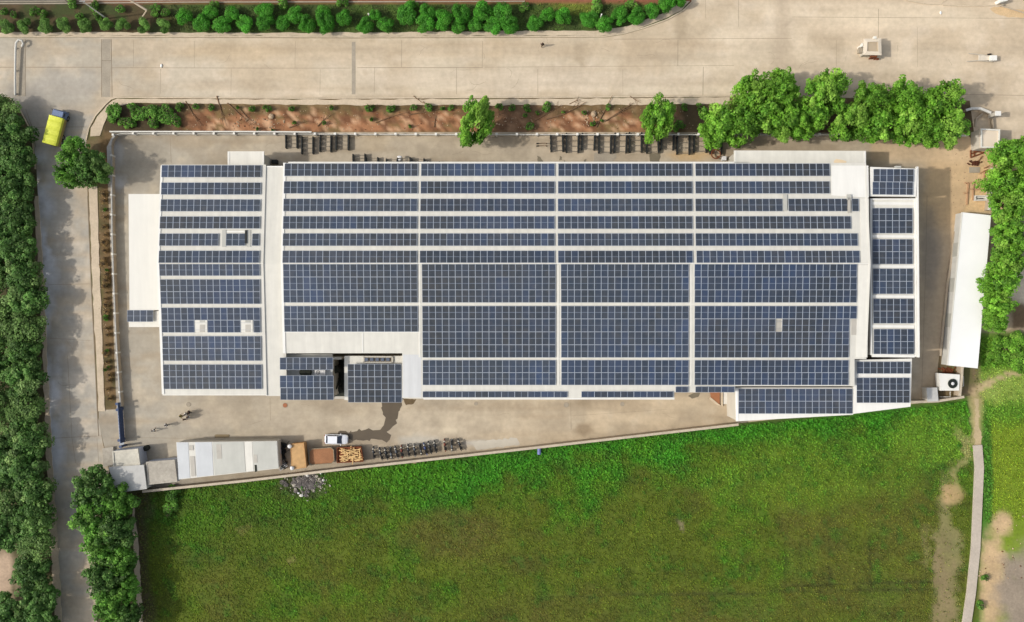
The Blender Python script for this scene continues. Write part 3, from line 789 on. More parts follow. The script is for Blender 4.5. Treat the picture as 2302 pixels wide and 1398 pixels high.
# hedge north of the road
HB = [(15, 60, 30), (57, 58, 31), (102, 58, 30), (146, 57, 31), (192, 57, 30), (238, 55, 28), (277, 57, 29), (323, 58, 31), (368, 58, 30)]
for i, (x, y, d) in enumerate(HB):
    plant('clipped_shrub', 'round clipped shrub in the kerbside row, %s from the left' % ordn(i), 'shrub', x, y, d, random.choice(C_ball), TS, .98, 1.1, 'clipped shrubs by the road', .25, part='foliage')
random.seed(21)
HG = [(414, 38, 40), (470, 28, 34), (456, 52, 38), (522, 30, 36), (503, 54, 38), (548, 52, 40), (594, 30, 38), (597, 52, 38), (638, 50, 36), (665, 31, 34), (690, 54, 40), (725, 30, 36), (730, 52, 36),
      (776, 40, 36), (820, 56, 36), (842, 32, 28), (868, 55, 38), (918, 30, 40), (955, 54, 42), (958, 30, 36), (995, 46, 42), (1034, 34, 40), (1030, 58, 36), (1068, 52, 40), (1088, 26, 40), (1106, 56, 38), (1130, 30, 42), (1146, 56, 36),
      (1204, 50, 38), (1230, 34, 40), (1267, 38, 40), (1325, 40, 38), (1362, 54, 34), (1392, 36, 38), (1430, 34, 36), (1466, 22, 38), (1500, 10, 40), (1530, 2, 28)]
HG.sort()
for i, (x, y, d) in enumerate(HG):
    plant('shrub', 'leafy green shrub in the verge above the road, %s from the left' % ordn(i), 'shrub', x, y, d * random.uniform(.92, 1.16), random.choice(C_hedge), TS, 1.38, 1.4, 'leafy shrubs in the north verge', .3, zs=random.uniform(.8, 1.25), elong=random.uniform(.9, 1.3), part='foliage')
for i, (x, y, d) in enumerate(((32, 32, 24), (78, 26, 30), (96, 32, 24), (160, 6, 30), (178, 34, 26), (218, 36, 26), (8, 24, 26), (350, 22, 34), (210, 12, 30), (270, 22, 30), (372, 30, 30), (634, 6, 34), (770, 4, 34), (1340, 14, 40), (1420, 10, 34), (930, 8, 26), (480, 8, 26), (1180, 16, 30))):
    plant('bush', 'small ragged bush at the top edge beside the drain, %s from the left' % ordn(sorted([32, 78, 96, 160, 178, 218, 8, 350, 210, 270, 372, 634, 770, 1340, 1420, 930, 480, 1180]).index(x)), 'bush', x, y, d, random.choice(C_bush), TS, 1.0, .7, 'ragged bushes by the drain', .1, part='foliage')
RS = [(262, 254, 44), (300, 246, 30), (314, 262, 38), (345, 254, 38), (376, 244, 26), (372, 270, 34), (404, 240, 20), (440, 241, 22), (474, 241, 22), (566, 243, 22), (604, 245, 18), (655, 243, 20), (744, 242, 16), (830, 242, 26), (878, 243, 26), (930, 244, 24), (962, 242, 28),
      (1014, 242, 18), (1122, 240, 22), (1150, 241, 24), (1186, 242, 24), (1228, 240, 28), (1192, 286, 28), (1368, 240, 18), (1526, 284, 34), (1540, 240, 22), (1572, 240, 22), (1090, 242, 16), (250, 872, 0), (286, 276, 26)]
random.seed(5)
RS = [(x, y, d * 1.25 if x < 420 else d) for x, y, d in RS] + [(random.uniform(252, 400), random.uniform(244, 282), random.uniform(24, 36)) for i in range(12)]
RS += [(random.uniform(430, 1560), random.choice((random.uniform(238, 246), random.uniform(238, 292))), random.uniform(9, 17)) for i in range(26)]
RS = sorted([q for q in RS if q[2]])
for i, (x, y, d) in enumerate(RS):
    plant('bush', 'low green bush on the soil strip above the yard wall, %s from the left' % ordn(i), 'bush', x, y, d, random.choice(C_bush), TS, 1.0, .5, 'bushes on the soil strip', .05, part='foliage')
for i, (x, y, d) in enumerate(((2262, 786, 80), (2240, 804, 60), (2292, 768, 64), (2296, 812, 70))):
    plant('bush', 'sprawling bright green bush below the white shed, %s from the left' % ordn([1, 0, 2, 3][i]), 'bush', x, y, d, crown_mesh('foliage', 16, 1.6, 1.6, .26, 1500, BRIGHT, (4, 3, 2, 2)), TS, 1.95, .9, 'sprawling bushes east of the shed', .05, zs=.7, part='foliage')
for i, (x, y, d) in enumerate(((390, 1110, 52), (382, 1140, 40), (236, 830, 12), (243, 826, 10), (240, 790, 14), (240, 606, 12), (2215, 1300, 22), (2205, 1360, 26), (380, 1155, 22))):
    lab = ['bright leafy bush below the corner hut roofs in the field, larger one', 'bright leafy bush below the corner hut roofs, smaller middle one', 'tiny tuft by the west yard wall, second from the bottom', 'tiny green tuft beside the west yard wall, lowest', 'tiny green tuft beside the west yard wall near its lower third',
           'tiny green tuft beside the west yard wall, topmost', 'dark green bush against the right side of the concrete lane, upper', 'dark green bush against the right side of the concrete lane, lower', 'bright leafy bush in the field corner, smallest and lowest of three'][i]
    plant('bush', lab, 'bush', x, y, d, random.choice(C_bush), TS, 1.0, .5, None, .03, part='foliage')

C_dry = protos('foliage', 2, 9, .8, .7, .13, 500, [(150, 124, 84), (118, 100, 62), (92, 92, 52), (134, 104, 70)], (4, 3, 2, 2), lobes=(.34, .5))
y = 436; i = 0
while y < 912:
    x = 233 + (y - 436) * .024 + random.uniform(-4, 5)
    plant('dry_shrub', 'scrubby bush in the narrow strip beside the west yard wall, %s from the top' % ordn(i), 'shrub', x, y, random.uniform(9, 25), random.choice(C_dry + C_dry + C_bush[:1]), TS, 1.0, .4, 'dry shrubs beside the west wall', .03, part='foliage')
    i += 1; y += random.uniform(12, 24)
# grass of the field and the verges
FIELD = [(306, 1106), (560, 1080), (1160, 1011), (1650, 957), (1918, 936), (2050, 920), (2170, 902), (2184, 960), (2184, 1090), (2176, 1250), (2158, 1398), (2146, 1560), (320, 1560), (318, 1398), (316, 1240)]
EAST = [(2200, 760), (2400, 760), (2400, 1170), (2240, 1170), (2216, 1180), (2208, 1100), (2210, 1010), (2206, 900), (2190, 880), (2190, 832)]
VERGE = [(380, 12), (1180, 10), (1560, -20), (1480, 30), (1400, 60), (1300, 68), (1000, 70), (380, 70)]
def grass(polys, dens):
    C = []; N_ = []; Sz = []; Co = []
    for poly, dn in zip(polys, dens):
        xs = [p[0] for p in poly]; ys = [p[1] for p in poly]
        n = int((max(xs) - min(xs)) * (max(ys) - min(ys)) * S * S * dn)
        px = rng.uniform(min(xs), max(xs), n); py = rng.uniform(min(ys), max(ys), n)
        ok = inside(px, py, poly); px = px[ok]; py = py[ok]
        col = ground_color(px, py)
        bare = (col[:, 0] > col[:, 1] * 1.02) & (col[:, 0] > .17)
        keep = (~bare | (rng.random(len(px)) < .12)) & (rng.random(len(px)) < .55 + .45 * fbm(px / 26, py / 26))
        gm = np.array([lin(84), lin(94), lin(36)]); col = np.where((col[:, 0] > col[:, 1])[:, None], col * .45 + gm * .55, col)
        px = px[keep]; py = py[keep]; col = col[keep]
        lush = np.clip((col[:, 1] / (col[:, 0] + .01) - 1.3) / 1.2, 0, 1)
        m = 5; k = len(px)
        a = rng.uniform(0, 6.28, (k, m)); h = (.085 + .1 * lush)[:, None] * rng.uniform(.6, 1.5, (k, m))
        rr = h * rng.uniform(.3, 1.0, (k, m))
        x = (px[:, None] - CX) * S + np.cos(a) * rr; y = (CY - py)[:, None] * S + np.sin(a) * rr
        C.append(np.stack([x, y, .03 + h * .7], -1).reshape(-1, 3))
        tilt = rng.uniform(.3, 1.0, (k, m))
        nn = np.stack([-np.cos(a) * tilt, -np.sin(a) * tilt, np.ones_like(a)], -1).reshape(-1, 3)
        N_.append(nn / np.linalg.norm(nn, axis=1)[:, None]); Sz.append((h * 1.5 + .07).ravel())
        v = 1.45 * rng.uniform(.7, 1.5, (k, 1)) * rng.uniform(.75, 1.25, (k, m))
        c3 = (col[:, None, :] * v[:, :, None])
        c3[:, :, 0] *= rng.uniform(.8, 1.2, (k, m))
        Co.append(c3.reshape(-1, 3))
        # taller broad-leaved weeds in clumps
    n = 5200; poly = polys[0]
    px = rng.uniform(306, 2184, n); py = rng.uniform(905, 1398, n)
    ok = inside(px, py, poly); px = px[ok]; py = py[ok]; d = py - (1073 - .113 * (px - 560))
    pr = np.clip(1.0 - d / 170, .03, 1) * sm(.42, .6, fbm(px / 30 + 11, py / 30)); ok = rng.random(len(px)) < pr
    px = px[ok]; py = py[ok]; k = len(px); m = 14
    a = rng.uniform(0, 6.28, (k, m)); hh = rng.uniform(.22, .5, (k, 1)); rr = hh * rng.uniform(.15, 1.0, (k, m))
    C.append(np.stack([(px[:, None] - CX) * S + np.cos(a) * rr, (CY - py)[:, None] * S + np.sin(a) * rr, hh * rng.uniform(.4, 1.1, (k, m)) * np.ones((k, m))], -1).reshape(-1, 3))
    nn = np.stack([np.cos(a) * .6, np.sin(a) * .6, np.ones_like(a)], -1).reshape(-1, 3); N_.append(nn / np.linalg.norm(nn, axis=1)[:, None]); Sz.append((hh * rng.uniform(.35, .7, (k, m))).ravel())
    cc = (ground_color(px, py) * .6 + np.array([lin(60), lin(120), lin(28)]) / K * .4)[:, None, :] * 1.45 * rng.uniform(.6, 1.35, (k, 1, 1)) * rng.uniform(.75, 1.3, (k, m, 1)); cc = cc * np.stack([rng.uniform(.75, 1.35, (k, 1)), np.ones((k, 1)), rng.uniform(.8, 1.5, (k, 1))], -1)
    Co.append(cc.reshape(-1, 3))
    me = quads('grass', np.vstack(C), np.vstack(N_), np.concatenate(Sz), np.vstack(Co), M_grass, aspect=.8)
    o = bpy.data.objects.new('grass', me); COL.objects.link(o); tag(o, kind='stuff')
    return o
grass([FIELD, EAST, VERGE], [19, 17, 13])
# ================================================================== factory buildings
def offset_poly(pts, d):
    # inward offset of a plan polygon (counter-clockwise or clockwise)
    n = len(pts); A = sum(pts[i][0] * pts[(i + 1) % n][1] - pts[(i + 1) % n][0] * pts[i][1] for i in range(n))
    s = 1 if A > 0 else -1; out = []
    for i in range(n):
        p0 = Vector(pts[i - 1][:2]); p = Vector(pts[i][:2]); p1 = Vector(pts[(i + 1) % n][:2])
        e0 = (p - p0).normalized(); e1 = (p1 - p).normalized()
        n0 = Vector((-e0.y, e0.x)) * s; n1 = Vector((-e1.y, e1.x)) * s
        b = n0 + n1; k = d / max(.3, (1 + n0.dot(n1)))
        out.append((p.x + b.x * k, p.y + b.y * k))
    return out
def ccw(pts):
    n = len(pts); A = sum(pts[i][0] * pts[(i + 1) % n][1] - pts[(i + 1) % n][0] * pts[i][1] for i in range(n))
    return pts if A > 0 else pts[::-1]

class Plane:   # gable profile along world y
    def __init__(s, prof):  # [(py, z)...] from north to south
        s.k = [(P(0, py, z).y, z) for py, z in prof]
    def z(s, y):
        k = s.k
        for i in range(len(k) - 1):
            if y >= k[i + 1][0] or i == len(k) - 2:
                (ya, za), (yb, zb) = k[i], k[i + 1]
                return za + (zb - za) * (y - ya) / (yb - ya)
    def P(s, px, py, dz=0.0):
        z = 8.0
        for _ in range(8):
            y = (CY - py) * S * (1 - z / H); z = s.z(y) + dz
        return P(px, py, z)
class Flat:
    def __init__(s, z): s.h = z
    def z(s, y): return s.h
    def P(s, px, py, dz=0.0): return P(px, py, s.h + dz)

def slab(mb, pts, th, mi=0):
    pts = ccw([tuple(p) for p in pts])
    mb.prism(pts, [(x, y, z - th) for x, y, z in pts], mi)
def walls(mb, pts, th, inset, mi=0, zg=-.05):
    pts = ccw([tuple(p) for p in pts]); o = offset_poly(pts, inset)
    mb.prism([(a, b, p[2] - th - .003) for (a, b), p in zip(o, pts)], [(a, b, zg) for a, b in o], mi)
def edge_trim(mb, a, b, w, h, mi=0):
    # a raised flashing between two 3-D points
    a = Vector(a); b = Vector(b); d = b - a; d2 = Vector((d.x, d.y, 0)).normalized(); n = Vector((-d2.y, d2.x, 0)) * w / 2
    t = [a - n, b - n, b + n, a + n]
    mb.prism([(p.x, p.y, p.z + h) for p in t], [(p.x, p.y, p.z - .18) for p in t], mi)

MAIN = Plane([(366, 8.0), (592, 9.6), (895, 7.5)])
WEST = Plane([(369, 7.9), (592, 9.4), (888, 7.4)])
LINK = Plane([(372, 7.76), (592, 9.22), (890, 7.2)])

def bplate(name, lab, cat, px, py):
    p = P(px, py); return thing(name, lab, cat, (p.x, p.y, 0))

# --- main hall
t = bplate('factory_hall', 'largest white roofed hall, its gable covered with rows of blue solar panels', 'building', 1290, 620)
X0 = MAIN.P(632.5, 592).x; X1 = MAIN.P(1956, 592).x
def onx(px, py, X): q = MAIN.P(px, py); return (X, q.y, MAIN.z(q.y))
rl = (X0, MAIN.k[1][0], 9.6); rr = (X1, MAIN.k[1][0], 9.6)
north = [onx(640, 366, X0), onx(1950, 366, X1), rr, rl]
q = lambda x, y: tuple(MAIN.P(x, y))
south = [rl, rr, onx(1950, 807, X1), q(1921, 807), q(1921, 868), q(1653, 868), q(1653, 882), q(1516, 882), q(1516, 896), q(948, 896), q(904, 895), q(904, 794), onx(636, 794, X0)]
mb = MB(); slab(mb, north, .14); mb.build('roof', M_roof, t)
mb = MB(); slab(mb, south, .14); mb.build('roof', M_roof, t)
mb = MB(); walls(mb, north, .14, .25); walls(mb, south, .14, .25); mb.build('wall', M_wall, t)
mb = MB(); edge_trim(mb, (X0 + .12, north[0][1], 8.0), (X0 + .12, rl[1], 9.6), .42, .1); mb.build('edge_flashing', M_white, t)
mb = MB(); edge_trim(mb, (X0 + .12, rl[1], 9.6), (X0 + .12, south[-1][1], south[-1][2]), .42, .1); mb.build('edge_flashing', M_white, t)
mb = MB(); edge_trim(mb, (X0 + .4, rl[1] + .02, 9.61), (X1 - .1, rr[1] + .02, 9.61), .12, .03); mb.build('ridge_cap', M_white, t)
for x, y0, y1 in ((943.5, 596, 803), (1254.5, 596, 866), (1553, 596, 866)):
    mb = MB(); edge_trim(mb, MAIN.P(x, y0), MAIN.P(x, y1), .3, .05); mb.build('walkway_strip', M_roofw, t)
for y in (683.6, 806.5):
    mb = MB(); edge_trim(mb, MAIN.P(640 if y < 700 else 952, y), MAIN.P(1925 if y < 700 else 1905, y), .2, .04); mb.build('walkway_strip', M_roofw, t)
mb = MB(); edge_trim(mb, MAIN.P(952, 896.4), MAIN.P(1516, 896.4), .2, .04); mb.build('gutter', M_white, t)
mb = MB(); edge_trim(mb, MAIN.P(648, 364.8), MAIN.P(1650, 364.8), .16, .02); mb.build('gutter', M_white, t)
mb = MB(); edge_trim(mb, MAIN.P(815, 748), MAIN.P(815, 792), .14, .05); mb.build('walkway_strip', M_white, t)
mb = MB(); edge_trim(mb, MAIN.P(640, 746.8), MAIN.P(946, 746.8), .12, .05); mb.build('walkway_strip', M_white, t)
def skylight(par, pl, x, y, w, h, m=None, dz=.03, name='skylight', th=.12):
    c = pl.P(x, y, dz); f = S * (1 - c.z / H)
    a = pl.P(x - w / 2, y - h / 2, dz); b = pl.P(x + w / 2, y - h / 2, dz); c2 = pl.P(x + w / 2, y + h / 2, dz); d = pl.P(x - w / 2, y + h / 2, dz)
    mb = MB(); slab(mb, [a, b, c2, d], th); return mb.build(name, m or M_skyl, par)
skylight(t, MAIN, 1749, 731.5, 13, 27); skylight(t, MAIN, 1919.5, 735, 11, 36); skylight(t, MAIN, 1909, 461, 6, 34, dz=.3, name='roof_vent', th=.3); skylight(t, MAIN, 1765, 455, 9, 36, M_greyroof, name='roof_vent', dz=.2)
skylight(t, MAIN, 1909, 443, 10, 12, M_greyroof, name='roof_vent', dz=.3, th=.3)
for x in (1575, 1605, 1640):
    p = MAIN.P(x, 882); mb = MB(); mb.box((p.x, p.y + .35, 1.6), (1.7, .1, 3.0)); mb.build('door', M_greyroof, t)
M_cream_st = mat('orange_stained_sheet', L(240, 216, 180), .7, .05, .5)
flat_st = skylight(t, MAIN, 1886, 375, 1, 1, M_roofw, dz=.01, name='roof_patch', th=.05)
# roof fasteners: pale coping at the east side
mb = MB(); edge_trim(mb, onx(1950, 372, X1 - .1), (X1 - .1, rr[1], 9.6), .3, .06); edge_trim(mb, (X1 - .1, rr[1], 9.6), onx(1950, 800, X1 - .1), .3, .06); mb.build('edge_flashing', M_roofw, t)
# pale plain roof at the north-east corner
ne = [tuple(MAIN.P(1869, 372, .03)), tuple(MAIN.P(1952, 372, .03)), tuple(MAIN.P(1953, 444, .03)), tuple(MAIN.P(1869, 439, .03))]
mb = MB(); slab(mb, ne, .03); mb.build('roof_sheet', M_white, t)
ea = [tuple(MAIN.P(1934, 446, .03)), tuple(MAIN.P(1953, 446, .03)), tuple(MAIN.P(1954, 590, .03)), tuple(MAIN.P(1936, 590, .03))]
mb = MB(); slab(mb, ea, .03); mb.build('roof_sheet', M_roofw, t)
ea = [tuple(MAIN.P(1929, 596, .03)), tuple(MAIN.P(1953, 596, .03)), tuple(MAIN.P(1950, 803, .03)), tuple(MAIN.P(1924, 803, .03))]
mb = MB(); slab(mb, ea, .03); mb.build('roof_sheet', M_roofw, t)
mb = MB(); slab(mb, [tuple(MAIN.P(x, y, .02)) for x, y in ((906, 797), (947, 797), (947, 893), (906, 893))], .02); mb.build('roof_sheet', mat('grey_white_sheet', L(212, 212, 210), .6, .04, .5, streak=(.9, .1, (1.6, .1, 1))), t)  # white roof greyed here, its shade put into the sheet colour

# --- west hall
t = bplate('factory_hall', 'narrower white roofed hall left of the walkway, with short solar rows', 'building', 475, 630)
A0 = WEST.P(354.5, 592).x; A1 = WEST.P(592, 592).x
def onw(py, X, pl=WEST): g = pl.P(470, py); return (X, g.y, pl.z(g.y))
ry = WEST.k[1][0]
north = [onw(370, A0), onw(370, A1), (A1, ry, 9.4), (A0, ry, 9.4)]
south = [(A0, ry, 9.4), (A1, ry, 9.4), onw(887, A1), onw(887, A0)]
for a in (north, south):
    mb = MB(); slab(mb, a, .14); mb.build('roof', M_roof, t)
mb = MB(); walls(mb, north, .14, .2); walls(mb, south, .14, .2); mb.build('wall', M_wall, t)
mb = MB(); edge_trim(mb, onw(372, A0 + .1), (A0 + .1, ry, 9.4), .36, .1); edge_trim(mb, (A0 + .1, ry, 9.4), onw(886, A0 + .1), .36, .1); mb.build('edge_flashing', M_white, t)
mb = MB(); edge_trim(mb, (A0 + .3, ry + .02, 9.41), (A1, ry + .02, 9.41), .12, .03); mb.build('ridge_cap', M_roofw, t)
mb = MB(); edge_trim(mb, onw(887.5, A0), onw(887.5, A1), .16, .03); mb.build('gutter', M_roofw, t)
for x, w in ((503.5, 9), (559, 9)):
    skylight(t, WEST, x, 536, w, 38, M_greyroof, name='roof_vent', dz=.08)
skylight(t, WEST, 552.5, 532, 4, 30, M_black, name='vent_pipe', dz=.25, th=.2)
mb = MB(); edge_trim(mb, WEST.P(510, 521), WEST.P(552, 521), .2, .1); mb.build('vent_hood', M_white, t)
for x in (451, 553.5):
    skylight(t, WEST, x, 733, 29, 27, M_roofw, name='skylight_surround', dz=.12)
    skylight(t, WEST, x + 4, 738, 12, 17, dz=.14)
    skylight(t, WEST, x + 4, 722, 12, 5, M_greyroof, dz=.14)
for x in (400, 460, 540):
    p = WEST.P(x, 888); mb = MB(); mb.box((p.x, p.y + .12, 1.5), (2.4, .1, 2.9)); mb.build('door', M_greyroof, t)
# --- link roof (walkway)
t = bplate('link_building', 'long narrow plain cream roof strip between the two halls', 'building', 612, 630)
ly = LINK.k[1][0]; B0 = A1 + .003 - .2; B1 = X0 + .28
north = [onw(374, B0, LINK), onw(374, B1, LINK), (B1, ly, 9.22), (B0, ly, 9.22)]
south = [(B0, ly, 9.22), (B1, ly, 9.22), onw(890, B1, LINK), onw(890, B0, LINK)]
for a in (north, south):
    mb = MB(); slab(mb, a, .12); mb.build('roof', M_roof, t)
mb = MB()
for a in (north, south): walls(mb, [(x - .0, y, z) for x, y, z in a], .12, .3)
mb.build('wall', M_wall, t)
mb = MB(); edge_trim(mb, onw(374.5, B0 + .3, LINK), onw(374.5, B1 - .5, LINK), .2, .06); mb.build('gutter', M_white, t)

M_annex = mat('annex_sheet', L(229, 226, 216), .6, .03, .3, streak=(.7, .05, (1.6, .12, 1)))
# --- west annex, north porches
def block(name, lab, cat, poly, z, roofm, wallm=None, th=.18, inset=.15, par=0.0, zg=-.05, parm=None):
    cx = sum(p[0] for p in poly) / len(poly); cy = sum(p[1] for p in poly) / len(poly)
    t = bplate(name, lab, cat, cx, cy)
    pts = [tuple(P(x, y, z)) for x, y in poly]
    mb = MB(); slab(mb, pts, th); mb.build('roof', roofm, t)
    mb = MB(); walls(mb, pts, th, inset, 0, zg); mb.build('wall', wallm or M_wall, t)
    if par:
        mb = MB(); c = ccw(pts); n = len(c); o = offset_poly(c, .02); ii = offset_poly(c, .24)
        for i in range(n):
            j = (i + 1) % n
            mb.prism([(*o[i], z + par), (*o[j], z + par), (*ii[j], z + par), (*ii[i], z + par)], [(*o[i], z - .02), (*o[j], z - .02), (*ii[j], z - .02), (*ii[i], z - .02)])
        mb.build('parapet', parm or roofm, t)
    return t
t = block('annex', 'low flat cream roofed annex on the left side of the west hall', 'building', [(289, 436), (361, 436), (361, 697), (291, 697)], 5.2, M_annex, th=.2)
block('lean_to', 'small square roofed bay carrying one row of four dark panels', 'building', [(289, 699), (361, 699), (361, 735), (290, 735)], 4.9, M_roofw, th=.2)
t = block('porch', 'small white porch roof sticking out above the west hall', 'building', [(512, 340), (593.5, 340), (593.5, 371), (512, 371)], 5.3, M_roofw, inset=.3)
mb = MB(); edge_trim(mb, P(514, 341, 5.3), P(514, 371, 5.3), .3, .05); mb.build('edge_flashing', M_white, t); mb = MB(); edge_trim(mb, P(591.5, 341, 5.3), P(591.5, 371, 5.3), .3, .05); mb.build('edge_flashing', M_white, t)
t = block('canopy_building', 'long white lean-to along the top right of the main hall', 'building', [(1650, 338), (1947, 339), (1947, 372), (1650, 369)], 5.2, M_roofw, inset=.3)
mb = MB(); edge_trim(mb, P(1653, 339, 5.2), P(1653, 368, 5.2), .3, .05); mb.build('edge_flashing', M_white, t); mb = MB(); edge_trim(mb, P(1944, 340, 5.2), P(1944, 371, 5.2), .3, .05); mb.build('edge_flashing', M_white, t)
mb = MB(); mb.prism([tuple(P(x, y, 5.212)) for x, y in ((1874, 362), (1880, 357), (1892, 359), (1903, 362), (1902, 369), (1876, 369))][::-1], [tuple(P(x, y, 5.19)) for x, y in ((1874, 362), (1880, 357), (1892, 359), (1903, 362), (1902, 369), (1876, 369))][::-1]); mb.build('roof_stain', M_cream_st, t)

# --- east block with parapets and beams
t = block('office_block', 'right hand block with six separate small solar arrays between white beams', 'building', [(1955, 446), (2058, 446), (2060, 802), (1956, 798)], 7.5, M_roofw, th=.3, inset=.05, par=.22, parm=M_white)
for y in (457, 531, 598.5, 666, 733, 799):
    mb = MB(); a = P(1960, y, 7.5); b = P(2055, y + 1, 7.5)
    edge_trim(mb, a, b, .45, .12 if y < 460 else .18); mb.build('roof_beam', M_white, t)
mb = MB(); a = P(2060.5, 375, 7.6); b = P(2063.5, 803, 7.6); edge_trim(mb, a, b, .3, .3); mb.build('parapet', M_white, t)
t2 = block('roof_house', 'raised white corner roof carrying the topmost array of the right block', 'building', [(1957, 375), (2062, 379), (2059, 442), (1955, 441)], 8.0, M_white, th=.25, inset=.05)
mb = MB(); mb.box(tuple(P(2018, 375, 8.1)), (.9, .25, .3)); mb.build('roof_vent', M_greyroof, t2)
# --- south annexes along the boundary
block('annex', 'lower white roofed annex in the bottom right corner with two stacked arrays', 'building', [(1920, 809), (2050, 806), (2047, 914), (1919, 930)], 7.0, M_white, th=.25, inset=.1)
t = block('annex', 'white roofed annex at the bottom boundary carrying a seventeen column array', 'building', [(1653, 871), (1918, 871), (1918, 932), (1655, 947)], 6.6, M_white, th=.25, inset=.1)
mb = MB(); edge_trim(mb, P(1656, 872, 6.6), P(1657, 945, 6.6), .3, .06); mb.build('edge_flashing', M_white2, t)
# --- entrance block on the south side
t = block('entrance_block', 'low grey roofed block under two solar canopies left of the dark shaft', 'building', [(636, 802), (748, 802), (748, 893), (637, 893)], 5.6, mat('grey_white_sheet', (0, 0, 0)), inset=.1)
mb = MB(); edge_trim(mb, P(640, 799, 5.9), P(748, 800, 5.9), .5, .1); mb.build('parapet', M_roofw, t)
t = block('entrance_block', 'low white block right of the dark shaft under an eight by three array', 'building', [(774, 800), (905, 800), (905, 901), (774, 899)], 6.4, M_roofw, inset=.1)
mb = MB(); mb.box(tuple(P(762, 803, 3)), (1.9, .4, 6)); mb.build('wall', M_wall, t)
mb = MB(); a = P(752, 893.5, 5.2); b = P(774, 893.5, 5.2); edge_trim(mb, a, b, .4, .1); mb.build('beam', M_wall, t)
p = P(848, 808, 6.4)
u = thing('roof_opening', 'dark sunken plant well with pale rim above the eight by three array', 'plant well', tuple(p))
mb = MB()
fr = [(818, 801.5), (882, 802), (882, 815), (818, 814.5)]
w3 = [P(x, y, 6.55) for x, y in fr]
for i in range(4): edge_trim(mb, w3[i], w3[(i + 1) % 4], .22, .12)
mb.build('rim', M_wall, u)
mb = MB(); slab(mb, [tuple(P(x, y, 6.44)) for x, y in fr], .03); mb.build('well_floor', M_darkconc, u)
mb = MB()
for i in range(5): mb.box(tuple(P(824 + i * 12, 808, 6.6)), (.5, .5, .3))
mb.build('cooling_coil', mat('blue_grey_coil', L(96, 104, 120), .6, .2, 3), u)

# windows and roller doors in the outer walls
def wall_fit(par_name, px, py, zr, n, kind, w, h, zc, step, axis='x'):
    par = [o for o in bpy.data.objects if o.name.startswith(par_name[0]) and par_name[1] in str(o.get('label', ''))][0]
    p = P(px, py, zr)
    for i in range(n):
        x, y = (p.x + i * step, p.y) if axis == 'x' else (p.x, p.y - i * step)
        sx, sy = (w, .12) if axis == 'x' else (.12, w)
        mb = MB(); mb.box((x, y, zc), (sx, sy, h)); f = mb.build('window_frame' if kind == 'w' else 'roller_door', M_greyroof, par)
        if kind == 'w':
            q = (w - .16, .15) if axis == 'x' else (.15, w - .16)
            mb = MB(); mb.box((x, y, zc), (q[0], q[1], h - .16)); g = mb.build('pane', M_winglass, f, local=True)
            for v in g.data.vertices: v.co -= Vector(par['_o'])
wall_fit(('factory_hall', 'largest'), 970, 892, 7.45, 9, 'w', 1.8, 1.0, 5.4, 3.9)
wall_fit(('factory_hall', 'largest'), 1010, 892, 7.45, 3, 'd', 3.2, 3.4, 1.7, 11.5)
wall_fit(('annex', 'seventeen'), 1690, 942, 6.5, 0, 'w', 1.4, 1.0, 4.6, 3.4)
wall_fit(('office_block', 'right hand block'), 2059.5, 480, 7.4, 6, 'w', 1.6, 1.1, 5.6, 3.5, 'y')
wall_fit(('office_block', 'right hand block'), 2059.5, 480, 7.4, 6, 'w', 1.6, 1.1, 2.4, 3.5, 'y')

# ================================================================== solar arrays
PANEL = None
def panel_mesh(w, h, name='solar_panel'):
    mb = MB(); fw = .032; z0, zg, zt = 0, .034, .04
    X, Y = w / 2, h / 2; x, y = X - fw, Y - fw
    o = [(-X, -Y), (X, -Y), (X, Y), (-X, Y)]; n = [(-x, -y), (x, -y), (x, y), (-x, y)]
    for i in range(4):
        j = (i + 1) % 4
        mb.face([(*o[i], zt), (*o[j], zt), (*n[j], zt), (*n[i], zt)], 1)
        mb.face([(*o[i], z0), (*o[j], z0), (*o[j], zt), (*o[i], zt)], 1)
        mb.face([(*n[j], zg), (*n[i], zg), (*n[i], zt), (*n[j], zt)], 1)
    mb.face([(*o[3], z0), (*o[2], z0), (*o[1], z0), (*o[0], z0)], 1)
    k = .028
    mb.face([(-x, -y, zg), (x, -y, zg), (x, -k, zg), (-x, -k, zg)], 0)
    mb.face([(-x, -k, zg), (x, -k, zg), (x, k, zg), (-x, k, zg)], 2)
    mb.face([(-x, k, zg), (x, k, zg), (x, y, zg), (-x, y, zg)], 0)
    ob = mb.build(name, [M_glass, M_frame, M_backsheet]); me = ob.data; bpy.data.objects.remove(ob); return me
PW, PH = .985, 1.955
PANEL = panel_mesh(PW, PH)

